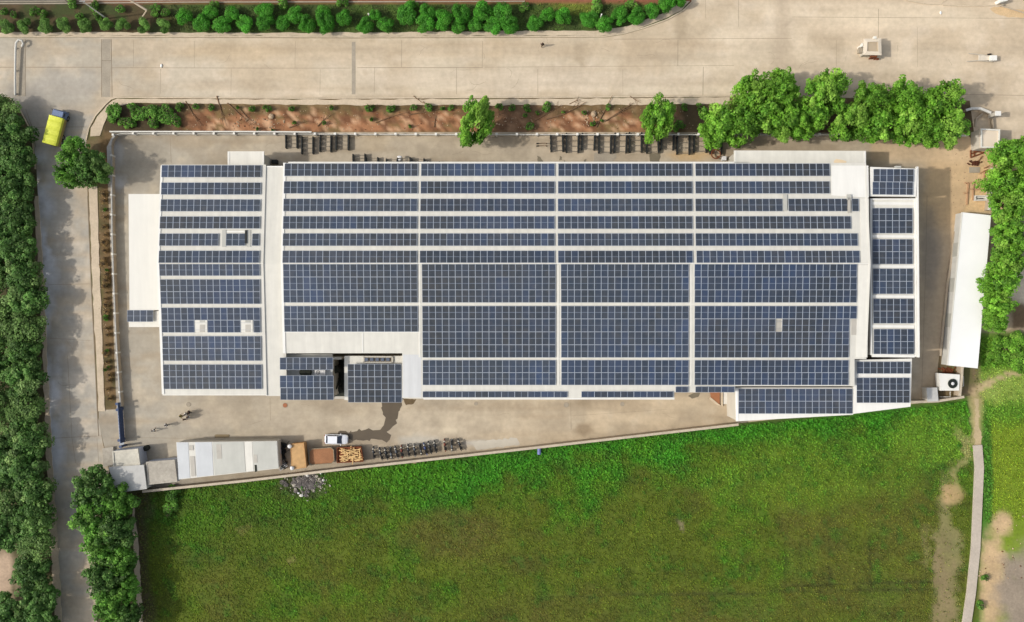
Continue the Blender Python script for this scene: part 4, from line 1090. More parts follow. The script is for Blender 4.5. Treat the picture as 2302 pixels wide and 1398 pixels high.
def array(label, pl, x0, x1, y0, y1, nc, nr, bx=None, land=False, skip=(), dz=.16, quad=None, group='solar arrays on the factory roofs', leg=0.0):
    if quad is None:
        b0, b1 = bx if bx else (x0, x1)
        quad = [(x0, y0), (x1, y0), (b1, y1), (b0, y1)]
    tl, tr, br, bl = [pl.P(x, y, dz) for x, y in quad]
    c = (tl + tr + br + bl) / 4
    t = thing('solar_array', label, 'solar array', (c.x, c.y, pl.z(c.y)), 0, group)
    o = Vector(t['_o']); g0 = random.uniform(.9, 1.16); g1 = random.uniform(-.05, .05)
    def at(u, v): return (tl * (1 - u) + tr * u) * (1 - v) + (bl * (1 - u) + br * u) * v
    for r in range(nr):
        mb = MB()
        for v in (.22, .78):
            a = at(.004, (r + v) / nr); b = at(.996, (r + v) / nr)
            edge_trim(mb, a - Vector((0, 0, .03)), b - Vector((0, 0, .03)), .06, .02) if leg == 0 else edge_trim(mb, a - Vector((0, 0, .1)), b - Vector((0, 0, .1)), .08, .08)
        mb.build('mounting_rail', M_alu, t)
        for k in range(nc):
            if (k, r) in skip: continue
            m = at((k + .5) / nc, (r + .5) / nr)
            ux = at((k + 1) / nc, (r + .5) / nr) - at(k / nc, (r + .5) / nr)
            vy = at((k + .5) / nc, r / nr) - at((k + .5) / nc, (r + 1) / nr)
            w, h = ux.length, vy.length
            e0 = ux.normalized(); e2 = e0.cross(vy).normalized(); e1 = e2.cross(e0)
            if land: e0, e1 = e1, -e0; w, h = h, w
            R = Matrix((e0, e1, e2)).transposed().to_4x4()
            ob = bpy.data.objects.new('solar_panel', PANEL); COL.objects.link(ob); ob.parent = t
            ob.color = (g0 * (1 + g1), g0, g0 * (1 - g1), 1)
            ob.matrix_local = Matrix.Translation(m - o) @ R @ Matrix.Rotation(random.uniform(-.002, .002), 4, 'Z') @ Matrix.Diagonal((w * .974 / PW, h * .988 / PH, 1, 1))
    if leg:
        mb = MB()
        for u in (.04, .5, .96):
            for v in (.08, .92):
                a = at(u, v); mb.box((a.x, a.y, a.z - leg / 2 - .05), (.09, .09, leg))
        mb.build('support_leg', M_alu, t)
    return t

rowname = lambda i: ordn(i)
# west hall rows
Lrows = [(363.0, 587.0, 371, 398.6), (362.2, 586.3, 410, 437.6), (361.2, 585.2, 447.8, 475.2), (359.2, 584.4, 486.2, 514)]
for i, (a, b, c, d) in enumerate(Lrows):
    array('row of fifteen panels on the narrow west hall, %s row from the top' % rowname(i), WEST, a, b, c, d, 15, 1)
array('nine panel part row left of the roof vents on the west hall', WEST, 358.2, 491, 524.6, 552.6, 9, 1)
array('three panel part row between the two vents on the west hall', WEST, 507.8, 551.5, 524.6, 552.6, 3, 1)
array('single panel right of the dark vent pipe on the west hall', WEST, 566.6, 582.4, 524.6, 552.6, 1, 1)
array('panel row touching the ridge of the west hall from above', WEST, 356.8, 583, 563.2, 591, 15, 1)
array('panel row touching the ridge of the west hall from below', WEST, 357.4, 583.2, 593.2, 620, 15, 1, bx=(358.6, 583.6))
array('double row of panels just above the two skylights on the west hall', WEST, 359.2, 583.8, 627.6, 683.2, 15, 2, bx=(361, 585))
array('double row with two skylight gaps in it on the west hall', WEST, 362, 584.6, 691.2, 747.6, 15, 2, bx=(363.4, 585.4), skip={(5, 1), (6, 1), (12, 1), (13, 1)})
array('double row of panels just below the two skylights on the west hall', WEST, 364.4, 586.4, 755.2, 811, 15, 2, bx=(365.6, 587))
array('lowest double row of panels on the west hall, above its bottom edge', WEST, 366, 588, 819, 874.6, 15, 2, bx=(367.6, 588.6))
# main hall, upper slope
ys = [(367.2, 395.8), (407.2, 435.2), (446.4, 475), (485.6, 514.6), (524.2, 552.8), (563.2, 591)]
bays = ['first', 'second', 'third', 'fourth']
xs = [[(639.6, 939.2), (638, 938.6), (637, 938), (636.2, 937.6), (635.6, 937.4), (635, 937.2)],
      [(946.6, 1247), (945.6, 1246.8), (944.6, 1246.6), (944.2, 1246.4), (943.8, 1246.6), (943.6, 1247)],
      [(1254.8, 1555.8), (1254.2, 1556.2), (1253.8, 1556.4), (1253.6, 1556.6), (1253.8, 1557), (1254.4, 1557.4)],
      [(1563, 1865.2), (1563, 1864.8), None, (1563.4, 1913), (1563.4, 1928), (1565.4, 1932.4)]]
for b in range(4):
    for i, (c, d) in enumerate(ys):
        if xs[b][i] is None: continue
        nc = 20 if b < 3 else (20, 20, 0, 23, 24, 24)[i]
        array('panel row in the %s bay of the largest hall, %s row from the top' % (bays[b], rowname(i)), MAIN, *xs[b][i], c, d, nc, 1)
array('thirteen panel part row left of a roof vent in the fourth bay', MAIN, 1563, 1759.2, 446.4, 475, 13, 1)
array('nine panel part row between two roof vents in the fourth bay', MAIN, 1772.2, 1906.6, 446.4, 475, 9, 1)
array('single panel right of the roof vent at the end of a fourth bay row', MAIN, 1915, 1930.2, 446.4, 475, 1, 1)
# main hall, lower slope
array('three row deep array just below the ridge in the first bay', MAIN, 636, 938, 593.4, 680.2, 20, 3, bx=(637.4, 938.6))
array('three row deep array just below the ridge in the second bay', MAIN, 948, 1249, 593.4, 680.2, 20, 3, bx=(949, 1249))
array('three row deep array just below the ridge in the third bay', MAIN, 1260.4, 1548.4, 593.4, 680.2, 19, 3, bx=(1261, 1548.4))
array('three row deep array just below the ridge in the fourth bay', MAIN, 1561, 1926.4, 593.4, 680.2, 24, 3, bx=(1561.4, 1926))
array('two row deep array above the plain white roof in the first bay', MAIN, 638, 939, 687.4, 745.8, 20, 2, bx=(639.2, 939.6))
array('four row deep array in the middle of the second bay', MAIN, 949, 1249, 687.4, 803.8, 20, 4, bx=(949.8, 1249))
array('four row deep array in the middle of the third bay', MAIN, 1261, 1548.2, 687.4, 803.8, 19, 4, bx=(1261.4, 1547.8))
array('top panel row of the fourth bay middle array, one panel longer than below', MAIN, 1561.2, 1926, 687.4, 716.4, 24, 1)
array('three row deep array with one missing panel, in the fourth bay', MAIN, 1561.2, 1909.6, 716.6, 803.8, 23, 3, bx=(1561.2, 1908), skip={(12, 0)})
array('two row deep array near the bottom edge of the second bay', MAIN, 950, 1249.2, 809.2, 865.6, 20, 2)
array('two row deep array near the bottom edge of the third bay', MAIN, 1261.6, 1547.8, 809.2, 865.6, 19, 2)
array('two row deep array near the bottom edge of the fourth bay', MAIN, 1561.2, 1907.4, 809.2, 865.6, 23, 2)
array('strip of eleven sideways panels at the bottom edge of the second bay', MAIN, 950, 1275.4, 879.4, 893.4, 11, 1, land=True)
array('strip of seven sideways panels at the bottom edge of the third bay', MAIN, 1306.8, 1513.4, 879.4, 893.4, 7, 1, land=True)
array('lone sideways panel hanging at the bottom edge of the third bay', MAIN, 1518.6, 1547, 868.6, 882, 1, 1, land=True, dz=.2)
array('three sideways panels above the red ramp, bottom edge of the fourth bay', MAIN, 1563, 1651, 868.6, 882, 3, 1, land=True, dz=.2)
# entrance canopies
F1 = Flat(8.2)
array('eight panel canopy row above the gap with roof clutter', F1, 629, 749, 803.4, 831, 8, 1, leg=2.5)
array('two row eight column canopy below the gap with roof clutter', F1, 628.6, 749.6, 844, 899, 8, 2, leg=2.5, bx=(630.6, 750.6))
array('eight by three canopy array right of the dark shaft', Flat(7.3), 781.2, 902.4, 818, 904.6, 8, 3, leg=1.1, bx=(782.6, 903.6))
# small arrays
array('four dark panels on the small bay left of the west hall', Flat(5.1), 286, 344.6, 696.8, 723.4, 4, 1, leg=.1)
FE = Flat(7.62)
array('topmost slightly skewed array on the right block', Flat(8.02), 0, 0, 0, 0, 6, 2, quad=[(1964, 379.6), (2055, 379.8), (2051.6, 438.4), (1960.4, 437.4)])
for i, (a, b, c, d) in enumerate(((1961, 2051.4, 467.4, 524.6), (1961.2, 2051.8, 537.4, 593.8), (1962, 2052.6, 603.6, 660.8), (1963, 2054.2, 671.2, 727.2), (1963.8, 2055, 739.4, 796))):
    array('twelve panel array between white beams on the right block, %s from the top' % ordn(i + 1), FE, a, b, c, d, 6, 2)
FS = Flat(7.02)
array('single row of eight panels on the bottom right annex', FS, 1926, 2046.4, 812.8, 840, 8, 1)
array('two row array of eight columns on the bottom right annex', FS, 1925.4, 2045, 848.8, 905.6, 8, 2)
array('two row array of seventeen columns on the annex at the bottom boundary', Flat(6.62), 1660, 1916.6, 873.6, 930, 17, 2)
# ================================================================== walls, fences, sheds
M_greycap = mat('grey_coping', L(176, 174, 168), .9, .14, .9, fine=(4, .12))
M_tancap = mat('tan_coping', L(196, 182, 160), .9, .14, .9, fine=(4, .12))
def wall_run(name, label, cat, pts, w, h, m, capm=None, post=None, group=None):
    p0 = P(*pts[len(pts) // 2]); t = thing(name, label, cat, (p0.x, p0.y, 0), 0, group)
    mb = MB(); strip(mb, pts, w, 0, 0, h); mb.build('wall_body', m, t)
    if capm:
        mb = MB()
        W = [P(*p) for p in pts]
        for i in range(len(W) - 1): edge_trim(mb, (W[i].x, W[i].y, h + .16), (W[i + 1].x, W[i + 1].y, h + .16), w + .08, .03)
        mb.build('coping', capm, t)
    if post:
        step, sz, ph, pm, pn = post
        acc = 0; last = Vector((*pts[0], 0)); nxt = 0
        for i in range(len(pts) - 1):
            a = Vector(pts[i]); b = Vector(pts[i + 1]); Ln = (b - a).length; s = nxt
            while s < Ln:
                q = a.lerp(b, s / Ln); c = P(q.x, q.y); mb = MB()
                mb.box((c.x, c.y, ph / 2), (sz, sz, ph)); mb.box((c.x, c.y, ph + .05), (sz + .1, sz + .1, .1), 0, 0, .8)
                mb.build(pn, pm, t); s += step
            nxt = s - Ln
    return t
wall_run('boundary_wall', 'long masonry wall slanting between the paved yard and the grass field', 'wall', [(330, 1100), (560, 1076), (760, 1052), (1040, 1021), (1160, 1007.5), (1400, 980), (1654, 951)], .3, 1.7, M_bound, M_tancap)
wall_run('boundary_wall', 'short masonry wall behind the cooling unit, below the bottom right annex', 'wall', [(2030, 902), (2095, 900), (2157, 890)], .3, 1.4, M_bound, M_tancap)
wall_run('boundary_wall', 'low pale wall at the foot of the white shed, right of the cooling unit', 'wall', [(2146, 888), (2150, 850), (2152, 822)], .3, 1.6, M_bound, M_tancap)
wall_run('boundary_wall', 'pale yard wall with posts along the left road', 'wall', [(258, 352), (258, 420), (259, 520), (262, 620), (268, 760), (275, 870), (278, 912)], .12, 1.1, M_bound, M_greycap, (44, .26, 1.35, M_cap, 'post'))
wall_run('boundary_wall', 'pale wall with bright coping above the paved yard at upper left', 'wall', [(256, 300), (400, 300), (560, 300), (705, 301)], .12, 1.5, M_wall, M_cap)
wall_run('fence', 'grey fence with white topped posts along the upper yard edge', 'fence', [(262, 306), (280, 303), (400, 303), (700, 304), (1100, 305), (1500, 305), (1900, 305), (2170, 307)], .1, 1.1, M_cap, None, (45, .3, 1.35, M_white, 'fence_post'))
wall_run('boundary_wall', 'rounded pale corner wall of the yard beneath the dark overhanging tree', 'wall', [(266, 306), (258, 316), (255, 330), (256, 352)], .14, 1.0, M_bound, M_greycap)

# sliding gate
g = P(272, 955)
t = thing('sliding_gate', 'blue steel sliding gate across the yard entrance on the left', 'gate', (g.x, g.y, 0))
mb = MB(); a = P(275, 908); b = P(281, 992); d = (b - a); ang = math.atan2(d.y, d.x)
for z in (.15, .9, 1.7): mb.tube([(a.x, a.y, z), (b.x, b.y, z)], .07, 8)
m = (a + b) / 2; mb.box((m.x, m.y, .92), (d.length, .1, 1.5), ang)
for k in range(13):
    q = a.lerp(b, k / 12); mb.box((q.x, q.y, .92), (.12, .2, 1.6), ang)
mb.build('gate_leaf', M_blue, t)
for x, y in ((276, 918), (275, 905), (280, 986), (283, 1000)):
    q = P(x, y); mb = MB(); mb.box((q.x, q.y, 1.05), (.32, .3, 2.1)); mb.box((q.x, q.y, 2.13), (.42, .4, .08)); mb.tube([(q.x - .4, q.y, 1.8), (q.x + .4, q.y, 1.8)], .05, 6); mb.build('gate_post', M_blue, t)
mb = MB(); strip(mb, [(268, 905), (274, 1000)], .75, .022); mb.build('ground_track', mat('pale_track', L(178, 182, 186), .7, .08, 1), t)

# white coated shed at the right
t = bplate('long_shed', 'brilliant white long narrow shed roof half covered by overhanging trees', 'building', 2175, 650)
zs = 2.3
pts = [tuple(P(x, y, zs)) for x, y in ((2163, 477), (2228, 484), (2198, 828), (2130, 821))]
mb = MB(); slab(mb, pts, .1); mb.build('roof', M_white2, t)
mb = MB(); walls(mb, pts, .1, .05); mb.build('wall', mat('pale_steel_wall', L(216, 214, 206), .6, .05, .5, streak=(.6, .1, (2, 2, .2))), t)
mb = MB(); edge_trim(mb, pts[0], pts[3], .2, .04); mb.build('gutter', M_roofw, t)
for y in (560, 640, 720):
    q = P(2163 - 33 * (y - 477) / 344, y, zs); mb = MB(); mb.box((q.x + .02, q.y, 1.02), (.08, 2.2, 2.0), -.09); mb.build('door', M_greyroof, t)
# drain pipes and kerb in front of the white shed
for pts2, lab in (([(2150, 500), (2128, 640), (2112, 800)], 'long pale kerb line along the foot of the white shed'),):
    t = thing('kerb_wall', lab, 'kerb', tuple(P(2128, 640)))
    mb = MB(); strip(mb, pts2, .35, 0, 0, .35); mb.build('wall_body', M_bound, t)

# corner huts
t = block('guard_hut', 'flat roofed guard hut with bluish side wall beside the gate', 'building', [(252, 1014), (311, 1008), (316, 1046), (255, 1050)], 3.0, mat('stained_cream_slab', L(206, 200, 184), .9, .12, .5, fine=(2, .1)), M_bluewall, .16, .02, .12)
q = P(333, 1034, 0); mb = MB(); mb.box((q.x - .35, q.y - .15, 1.6), (.06, .8, .9), .05); mb.build('window', M_winglass, t)
block('platform', 'low grey concrete platform left of the guard hut', 'platform', [(230, 1008), (254, 1004), (256, 1046), (232, 1050)], .45, M_dirty, M_dirty, .1, .02)
q = P(332, 1006); t = thing('water_tank', 'small black water tank behind the guard hut corner', 'tank', tuple(q))
mb = MB(); mb.tube([(q.x, q.y, 0), (q.x, q.y, .9), (q.x, q.y, 1.1)], [.45, .45, .2], 14); mb.build('tank_body', M_dark, t); mb = MB(); mb.tube([(q.x, q.y, 1.1), (q.x, q.y, 1.2)], [.18, .16], 12); mb.build('lid', M_black, t)
block('outbuilding', 'corner outbuilding with pale grey roof half under the tree crowns', 'building', [(244, 1050), (323, 1045), (330, 1099), (262, 1108)], 3.3, mat('pale_grey_sheet', L(196, 194, 188), .8, .1, .4, fine=(2, .08)), M_wall, .12, .05)
block('outbuilding', 'small outbuilding with mottled dirty concrete roof between two paler roofs', 'building', [(328, 1038), (393, 1033), (399, 1083), (332, 1090)], 2.9, M_dirty, M_bluewall, .14, .04, .06)
t = block('storage_shed', 'wide shed with patchwork white and grey roof sheets near the gate', 'building', [(396, 994), (623, 991), (627, 1053), (402, 1078)], 3.2, M_roof, M_wall, .1, .1)
for i, (xa, xb, m) in enumerate(((397, 423, 'bluish'), (438, 476, 'bluish'), (478, 548, 'warm'), (550, 566, 'white'), (568, 622, 'warm'))):
    mm = {'bluish': mat('bluish_sheet', L(206, 208, 208), .6, .07, .4, streak=(.6, .06, (1.5, .2, 1))), 'warm': mat('warm_sheet', L(196, 195, 185), .65, .08, .4, streak=(.6, .08, (1.5, .2, 1))), 'white': M_roofw}[m]
    top = [tuple(P(x, y, 3.24)) for x, y in ((xa, 994.5 - .012 * (xa - 396)), (xb, 994.5 - .012 * (xb - 396)), (xb + 4, 1076 - .108 * (xb - 402)), (xa + 4.5, 1076 - .108 * (xa - 402)))]
    mb = MB(); slab(mb, top, .03); mb.build('roof_sheet', mm, t)
for pl in (((427, 1026), (437, 1025.5), (440, 1070), (430, 1071)), ((486, 999), (497, 999), (499, 1031), (488, 1031.5)), ((425, 1001), (434, 1001), (435, 1012), (425, 1012)), ((570, 1022), (578, 1022), (579, 1040), (571, 1040))):
    mb = MB(); slab(mb, [tuple(P(x, y, 3.27)) for x, y in pl], .02); mb.build('skylight', M_skyl, t)
mb = MB(); slab(mb, [tuple(P(x, y, 3.275)) for x, y in ((572, 1045), (577, 1045), (578, 1060), (573, 1061))], .02); mb.build('roof_hole', M_dark, t)
q = P(500, 980); t = thing('door_mat', 'thin brown plank lying in front of the patchwork shed', 'plank', tuple(q)); mb = MB(); mb.box((q.x, q.y, .05), (2.2, .5, .06)); mb.build('plank', mat('brown_plank', L(142, 126, 98), .9, .1, 2), t)
# scrap beside the shed
q = P(634, 1020); t = thing('scrap_heap', 'dark heap of scrap metal between the patchwork shed and the skips', 'scrap', tuple(q))
mb = MB()
for i in range(26):
    c = P(random.uniform(628, 644), random.uniform(994, 1050)); mb.box((c.x, c.y, random.uniform(.15, .6)), (random.uniform(.2, .7), random.uniform(.1, .5), random.uniform(.1, .5)), random.uniform(0, 3))
for i in range(12):
    c = P(random.uniform(628, 643), random.uniform(1000, 1050)); a = random.uniform(0, 3.1); mb.tube([(c.x, c.y, .5), (c.x + math.cos(a) * 1.1, c.y + math.sin(a) * 1.1, random.uniform(.3, .9))], .04, 6)
mb.build('scrap_metal', M_black, t)
mb = MB(); c = P(630, 1010); mb.box((c.x, c.y, 1.0), (.7, 1.1, .3), .1); c = P(632, 1026); mb.box((c.x, c.y, .8), (.4, .9, .2), .4); mb.build('pale_sheet', mat('scrap_white', L(200, 204, 212), .6, .1, 1), t)
mb = MB(); 
for i in range(5):
    c = P(632 + i * 2, 1046 + i * 3 - 6); mb.tube([(c.x - .7, c.y - .4, .4), (c.x + .6, c.y + .5, .6)], .05, 6)
mb.build('pale_pole', M_alu, t)

# skips
def skip(label, quad, h, mw, fill, flare=.9, cham=0):
    cx = sum(p[0] for p in quad) / 4; cy = sum(p[1] for p in quad) / 4; q = P(cx, cy)
    t = thing('skip_container', label, 'skip', (q.x, q.y, 0))
    top = ccw([tuple(P(x, y, h)) for x, y in quad])
    if cham:
        n = []
        for i in range(4):
            a = Vector(top[i - 1]); b = Vector(top[i]); c = Vector(top[(i + 1) % 4])
            n += [tuple(b + (a - b).normalized() * cham), tuple(b + (c - b).normalized() * cham)]
        top = n
    m0 = Vector((q.x, q.y, 0)); bot = [tuple(m0 + (Vector((p[0], p[1], 0)) - m0) * flare + Vector((0, 0, .12))) for p in top]
    inn = offset_poly(top, .1); n = len(top); mb = MB()
    for i in range(n):
        j = (i + 1) % n
        mb.face([bot[i], bot[j], top[j], top[i]]); mb.face([top[i], top[j], (*inn[j], h), (*inn[i], h)])
        mb.face([(*inn[i], h), (*inn[j], h), (*inn[j], h - .35), (*inn[i], h - .35)])
    mb.face(bot[::-1])
    mb.build('body', mw, t)
    mb = MB()
    for i in range(n):
        a = Vector(top[i]); b = Vector(top[(i + 1) % n]); k = max(1, int((b - a).length / .8))
        for s in range(k):
            c = a.lerp(b, (s + .5) / k); c2 = Vector(bot[i]).lerp(Vector(bot[(i + 1) % n]), (s + .5) / k)
            mb.tube([c - Vector((0, 0, .03)), c2], .045, 5)
    mb.build('rib', mw, t)
    return t, top, inn
t, top, inn = skip('tall tan rust streaked container with its top covered, left of two skips', [(653, 998), (683, 995), (689, 1051), (655, 1055)], 2.2, M_rusttan, None, .96)
mb = MB(); mb.face([(*p, 2.16) for p in inn]); mb.build('cover', mat('tan_cover', L(198, 158, 108), .8, .14, .5, fine=(2, .1)), t)
for x, y in ((652, 1003), (657, 1052)):
    q = P(x, y, 2.3); u = thing('white_sack', 'white sack slumped on the %s corner of the tan container' % ('upper' if y < 1020 else 'lower'), 'sack', tuple(P(x, y, 2.2)))
    mb = MB(); mb.ball((q.x, q.y, 2.4), (.36, .33, .24), 10, 7, 0, .12); mb.build('sack', M_plastic, u, True)
t, top, inn = skip('open skip with cut corners filled with reddish brown soil', [(694, 1009), (750, 1005), (752, 1042), (694, 1046)], 1.3, mat('grey_rusty_steel', L(150, 136, 112), .85, .2, 1), None, .9, .45)
mb = MB(); c = Vector((sum(p[0] for p in inn) / len(inn), sum(p[1] for p in inn) / len(inn), 1.32))
for i in range(len(inn)): mb.face([(*inn[i], 1.12), (*inn[(i + 1) % len(inn)], 1.12), tuple(c)])
mb.build('soil_fill', mat('skip_soil', L(164, 116, 82), .95, .14, .7, fine=(4, .12), bump=.5), t)
t, top, inn = skip('rust brown skip heaped with pale broken timber', [(757, 1006), (812, 1004), (817, 1038), (757, 1041)], 1.4, M_rust, None, .95)
mb = MB(); mb.face([(*p, 1.1) for p in inn]); mb.build('floor_fill', M_rust, t)
u = thing('timber_pile', 'pale broken pallet boards piled in the rusty skip', 'timber', tuple(P(788, 1022, 1.1)))
mb = MB()
for i in range(75):
    c = P(random.uniform(767, 811), random.uniform(1009, 1036), 1.4); a = random.choice((0, 1.57, 0, 1.57, .3, -.4)); mb.box((c.x, c.y, random.uniform(1.2, 1.6)), (random.uniform(.5, 1.3), random.uniform(.09, .16), .04), a + random.uniform(-.1, .1))
mb.build('board', M_timber, u)

# rubbish heap by the wall
q = P(690, 1086); t = thing('rubbish_heap', 'dark rubbish heap with white bags on the grass below the wall', 'rubbish', tuple(q))
mb = MB()
for i in range(170):
    a = random.uniform(0, 6.28); r = abs(random.gauss(0, .5)); c = P(688 + math.cos(a) * r * 44, 1086 + math.sin(a) * r * 24); s = random.uniform(.12, .4)
    mb.ball((c.x, c.y, s * .3), (s * random.uniform(.6, 1.5), s, s * .5), 7, 5, 0, .3)
mb.build('ash_and_debris', mat('dark_debris', L(104, 98, 94), .95, .4, 1.2), t)['kind'] = 'stuff'
for x, y, sz in ((712, 1070, .3), (718, 1076, .28), (691, 1068, .32), (662, 1090, .36), (664, 1098, .22), (727, 1079, .28), (671, 1108, .22), (678, 1113, .32), (700, 1077, .2), (722, 1064, .2), (706, 1084, .16)):
    c = P(x, y); mb = MB(); mb.ball((c.x, c.y, sz * .5), (sz * random.uniform(.8, 1.2), sz * random.uniform(.6, .9), sz * .5), 9, 6, 0, .22); mb.build('bag', random.choice((M_plastic, M_dirty, M_cap)), t)
mb = MB()
for i in range(130):
    c = P(random.gauss(692, 22), random.gauss(1084, 12)); mb.box((c.x, c.y, random.uniform(.08, .25)), (random.uniform(.08, .35), random.uniform(.06, .15), .05), random.uniform(0, 3))
mb.build('paper_scraps', M_dirty, t)['kind'] = 'stuff'
q = P(932, 1036); t = thing('sand_heap', 'small brown heap of sand against the field side of the wall', 'sand heap', tuple(q))
mb = MB(); mb.ball((q.x, q.y, 0), (.65, .5, .35), 12, 8, 0, .1); mb.build('heap', mat('brown_sand', L(150, 134, 98), .95, .15, 2), t)
q = P(1212, 1014); t = thing('plastic_drum', 'blue plastic drum in the grass at the foot of the wall', 'drum', tuple(q))
mb = MB(); mb.tube([(q.x, q.y - .5, .3), (q.x, q.y - .45, .3), (q.x, q.y + .45, .3), (q.x, q.y + .5, .3)], [.26, .3, .3, .26], 14); mb.build('drum_body', M_plasticblue, t)
mb = MB(); mb.torus((q.x, q.y - .2, .3), .3, .025, 'y', 16, 6); mb.torus((q.x, q.y + .2, .3), .3, .025, 'y', 16, 6); mb.build('hoop', M_plasticblue, t)

# ================================================================== black steel racks
def rack_proto(rust=False):
    t = thing('steel_rack', '', 'rack', (0, 0, 0))
    L2, W2, Hh = 1.25, .92, .75
    for s in (-1, 1):
        mb = MB()
        for y in (-L2, -L2 * .33, L2 * .33, L2): mb.box((s * W2, y, Hh / 2), (.12, .12, Hh))
        for z in (.12, Hh - .05): mb.box((s * (W2 - .003), 0, z), (.2, 2 * L2, .09))
        for y in (-L2 * .66, 0, L2 * .66): mb.ball((s * (W2 + .05), y, .42), (.12, .34, .3), 10, 7)
        mb.build('end_frame', M_black, t)
    for y in (-L2 * .92, -L2 * .36, L2 * .2, L2 * .78):
        mb = MB(); mb.tube([(-W2, y, Hh * .8), (W2, y, Hh * .8)], .045, 6); mb.build('cross_bar', mat('worn_steel', L(120, 112, 100), .7, .25, 2), t)
    return t
RK = rack_proto()
groups = [('in the four by the upper yard wall', 'black racks by the wall', [(654, 318, 1.0, 1.0), (691, 324, 1.02, 1.2), (731, 323, .98, 1.22), (768, 319, 1.1, 1.02)]),
          ('in the low row along the hall edge', 'black racks along the hall edge', [(806, 358, 1.05, .72), (837, 362, 1.05, .6), (879, 364, .98, .5), (909, 363, 1.1, .6), (940, 364, 1.1, .55), (974, 367, 1.1, .4), (1008, 369, 1.1, .3)]),
          ('in the long row by the slim bright tree', 'black racks in the long row', [(1253, 320, 1.06, 1.2), (1288, 320, 1.08, 1.2), (1324, 318, 1.1, 1.2), (1359, 321, 1.1, 1.25), (1394, 321, 1.08, 1.25), (1430, 319, 1.12, 1.2), (1466, 322, 1.1, 1.2), (1500, 322, 1.08, 1.1), (1537, 326, 1.1, 1.3), (1574, 322, 1.12, 1.15), (1610, 330, 1.0, 1.0)])]
first = True
for text, grp, lst in groups:
    for i, (x, y, sx, sy) in enumerate(lst):
        o = RK if first else copy_tree(RK); first = False
        p = P(x + random.uniform(-1.5, 1.5), y + random.uniform(-2.5, 2.5), .6); o.location = (p.x, p.y, 0); o.scale = (sx * random.uniform(.94, 1.0), sy * random.uniform(.84, 1.04), random.uniform(.8, 1.3)); o.rotation_euler = (0, 0, random.uniform(-.05, .05))
        tag(o, 'black rack %s, %s from the left' % (text, ordn(i)), 'rack', grp)
q = P(1213, 328); t = thing('trestle', 'short rusty trestle on its own left of the long rack row', 'trestle', tuple(q))
mb = MB(); mb.tube([(q.x - .4, q.y + .35, .5), (q.x + 1.2, q.y + .35, .5)], .05, 6); mb.tube([(q.x - .4, q.y - .05, .5), (q.x + 1.2, q.y - .05, .5)], .05, 6); mb.build('bar', M_twig, t)
mb = MB(); 
for dy in (.35, -.05): mb.box((q.x - .35, q.y + dy, .3), (.35, .12, .6)); mb.box((q.x + 1.1, q.y + dy, .25), (.12, .1, .5))
mb.build('leg', M_black, t)
q = P(1610, 350); t = thing('steel_ring', 'rusty upright steel ring beside the long white lean-to', 'ring', tuple(q))
mb = MB(); mb.torus((q.x - .2, q.y + .15, .75), .72, .1, 'z', 26, 8); mb.build('rim', M_rust, t)
mb = MB(); mb.box((q.x - .5, q.y + .4, .34), (.15, .15, .7)); mb.box((q.x + .2, q.y - .2, .34), (.15, .15, .7)); mb.build('stand', M_rust, t)
q = P(1625, 358); t = thing('white_box', 'small white box beside the rusty ring at the lean-to corner', 'box', tuple(q))
mb = MB(); mb.box((q.x, q.y, .5), (.6, .6, 1.0)); mb.build('box_body', M_plastic, t); mb = MB(); mb.box((q.x, q.y, 1.03), (.66, .66, .06)); mb.build('lid', M_plastic, t)
q = P(903, 355); t = thing('white_sack', 'white sack lying on the low rack row beside the main hall', 'sack', tuple(q + Vector((0, 0, .9))))
mb = MB(); mb.ball((q.x - .2, q.y, 1.0), (.4, .22, .15), 10, 7, 0, .12); mb.ball((q.x - .2, q.y - .45, .95), (.28, .12, .1), 9, 6, 0, .1); mb.build('sack', M_plastic, t, True)
q = P(617, 365); t = thing('crate', 'dark crate in the shaded gap beside the small porch', 'crate', tuple(q))
mb = MB(); mb.box((q.x + .2, q.y, .5), (.9, .6, .9)); mb.build('crate_body', M_black, t); mb = MB(); mb.box((q.x - .8, q.y - .05, .4), (.5, .5, .7)); mb.build('side_box', M_greyroof, t)

# roof clutter in the canopy gap
t = thing('duct', 'pale boxed ducts in the gap between two canopy arrays', 'duct', tuple(P(655, 837, 4.6)))
mb = MB()
for x, w in ((633, 8), (656, 20)): c = P(x, 837, 5.0); mb.box((c.x, c.y, 5.0), (w * .068, .85, .7))
mb.build('duct_body', mat('grey_white_sheet', (0, 0, 0)), t)
mb = MB(); c = P(643, 837, 6.0); mb.box((c.x, c.y, 6.0), (.25, .8, .5)); mb.build('band', M_blue, t)
t = thing('water_tank', 'dark water tank lying in the gap between two canopy arrays', 'tank', tuple(P(690, 837, 5.6)))
c = P(686, 837, 6.0); mb = MB(); mb.tube([(c.x - .85, c.y, 6.05), (c.x - .7, c.y, 6.05), (c.x + .9, c.y, 6.05), (c.x + 1.05, c.y, 6.05)], [.2, .42, .42, .2], 14); mb.build('tank_body', M_dark, t)
mb = MB(); mb.tube([(c.x, c.y, 6.45), (c.x, c.y, 6.55)], .16, 10); mb.build('lid', M_black, t)
t = thing('condenser_unit', 'pale condenser box at the right end of the canopy gap', 'condenser', tuple(P(722, 837, 5.6)))
c = P(720, 837, 6.0); mb = MB(); mb.box((c.x, c.y, 5.95), (1.6, .75, .65)); mb.build('casing', M_plastic, t); mb = MB(); mb.torus((c.x - .3, c.y, 6.29), .26, .04, 'z', 18, 6); mb.ball((c.x - .3, c.y, 6.28), (.1, .1, .03)); mb.build('fan', M_black, t)
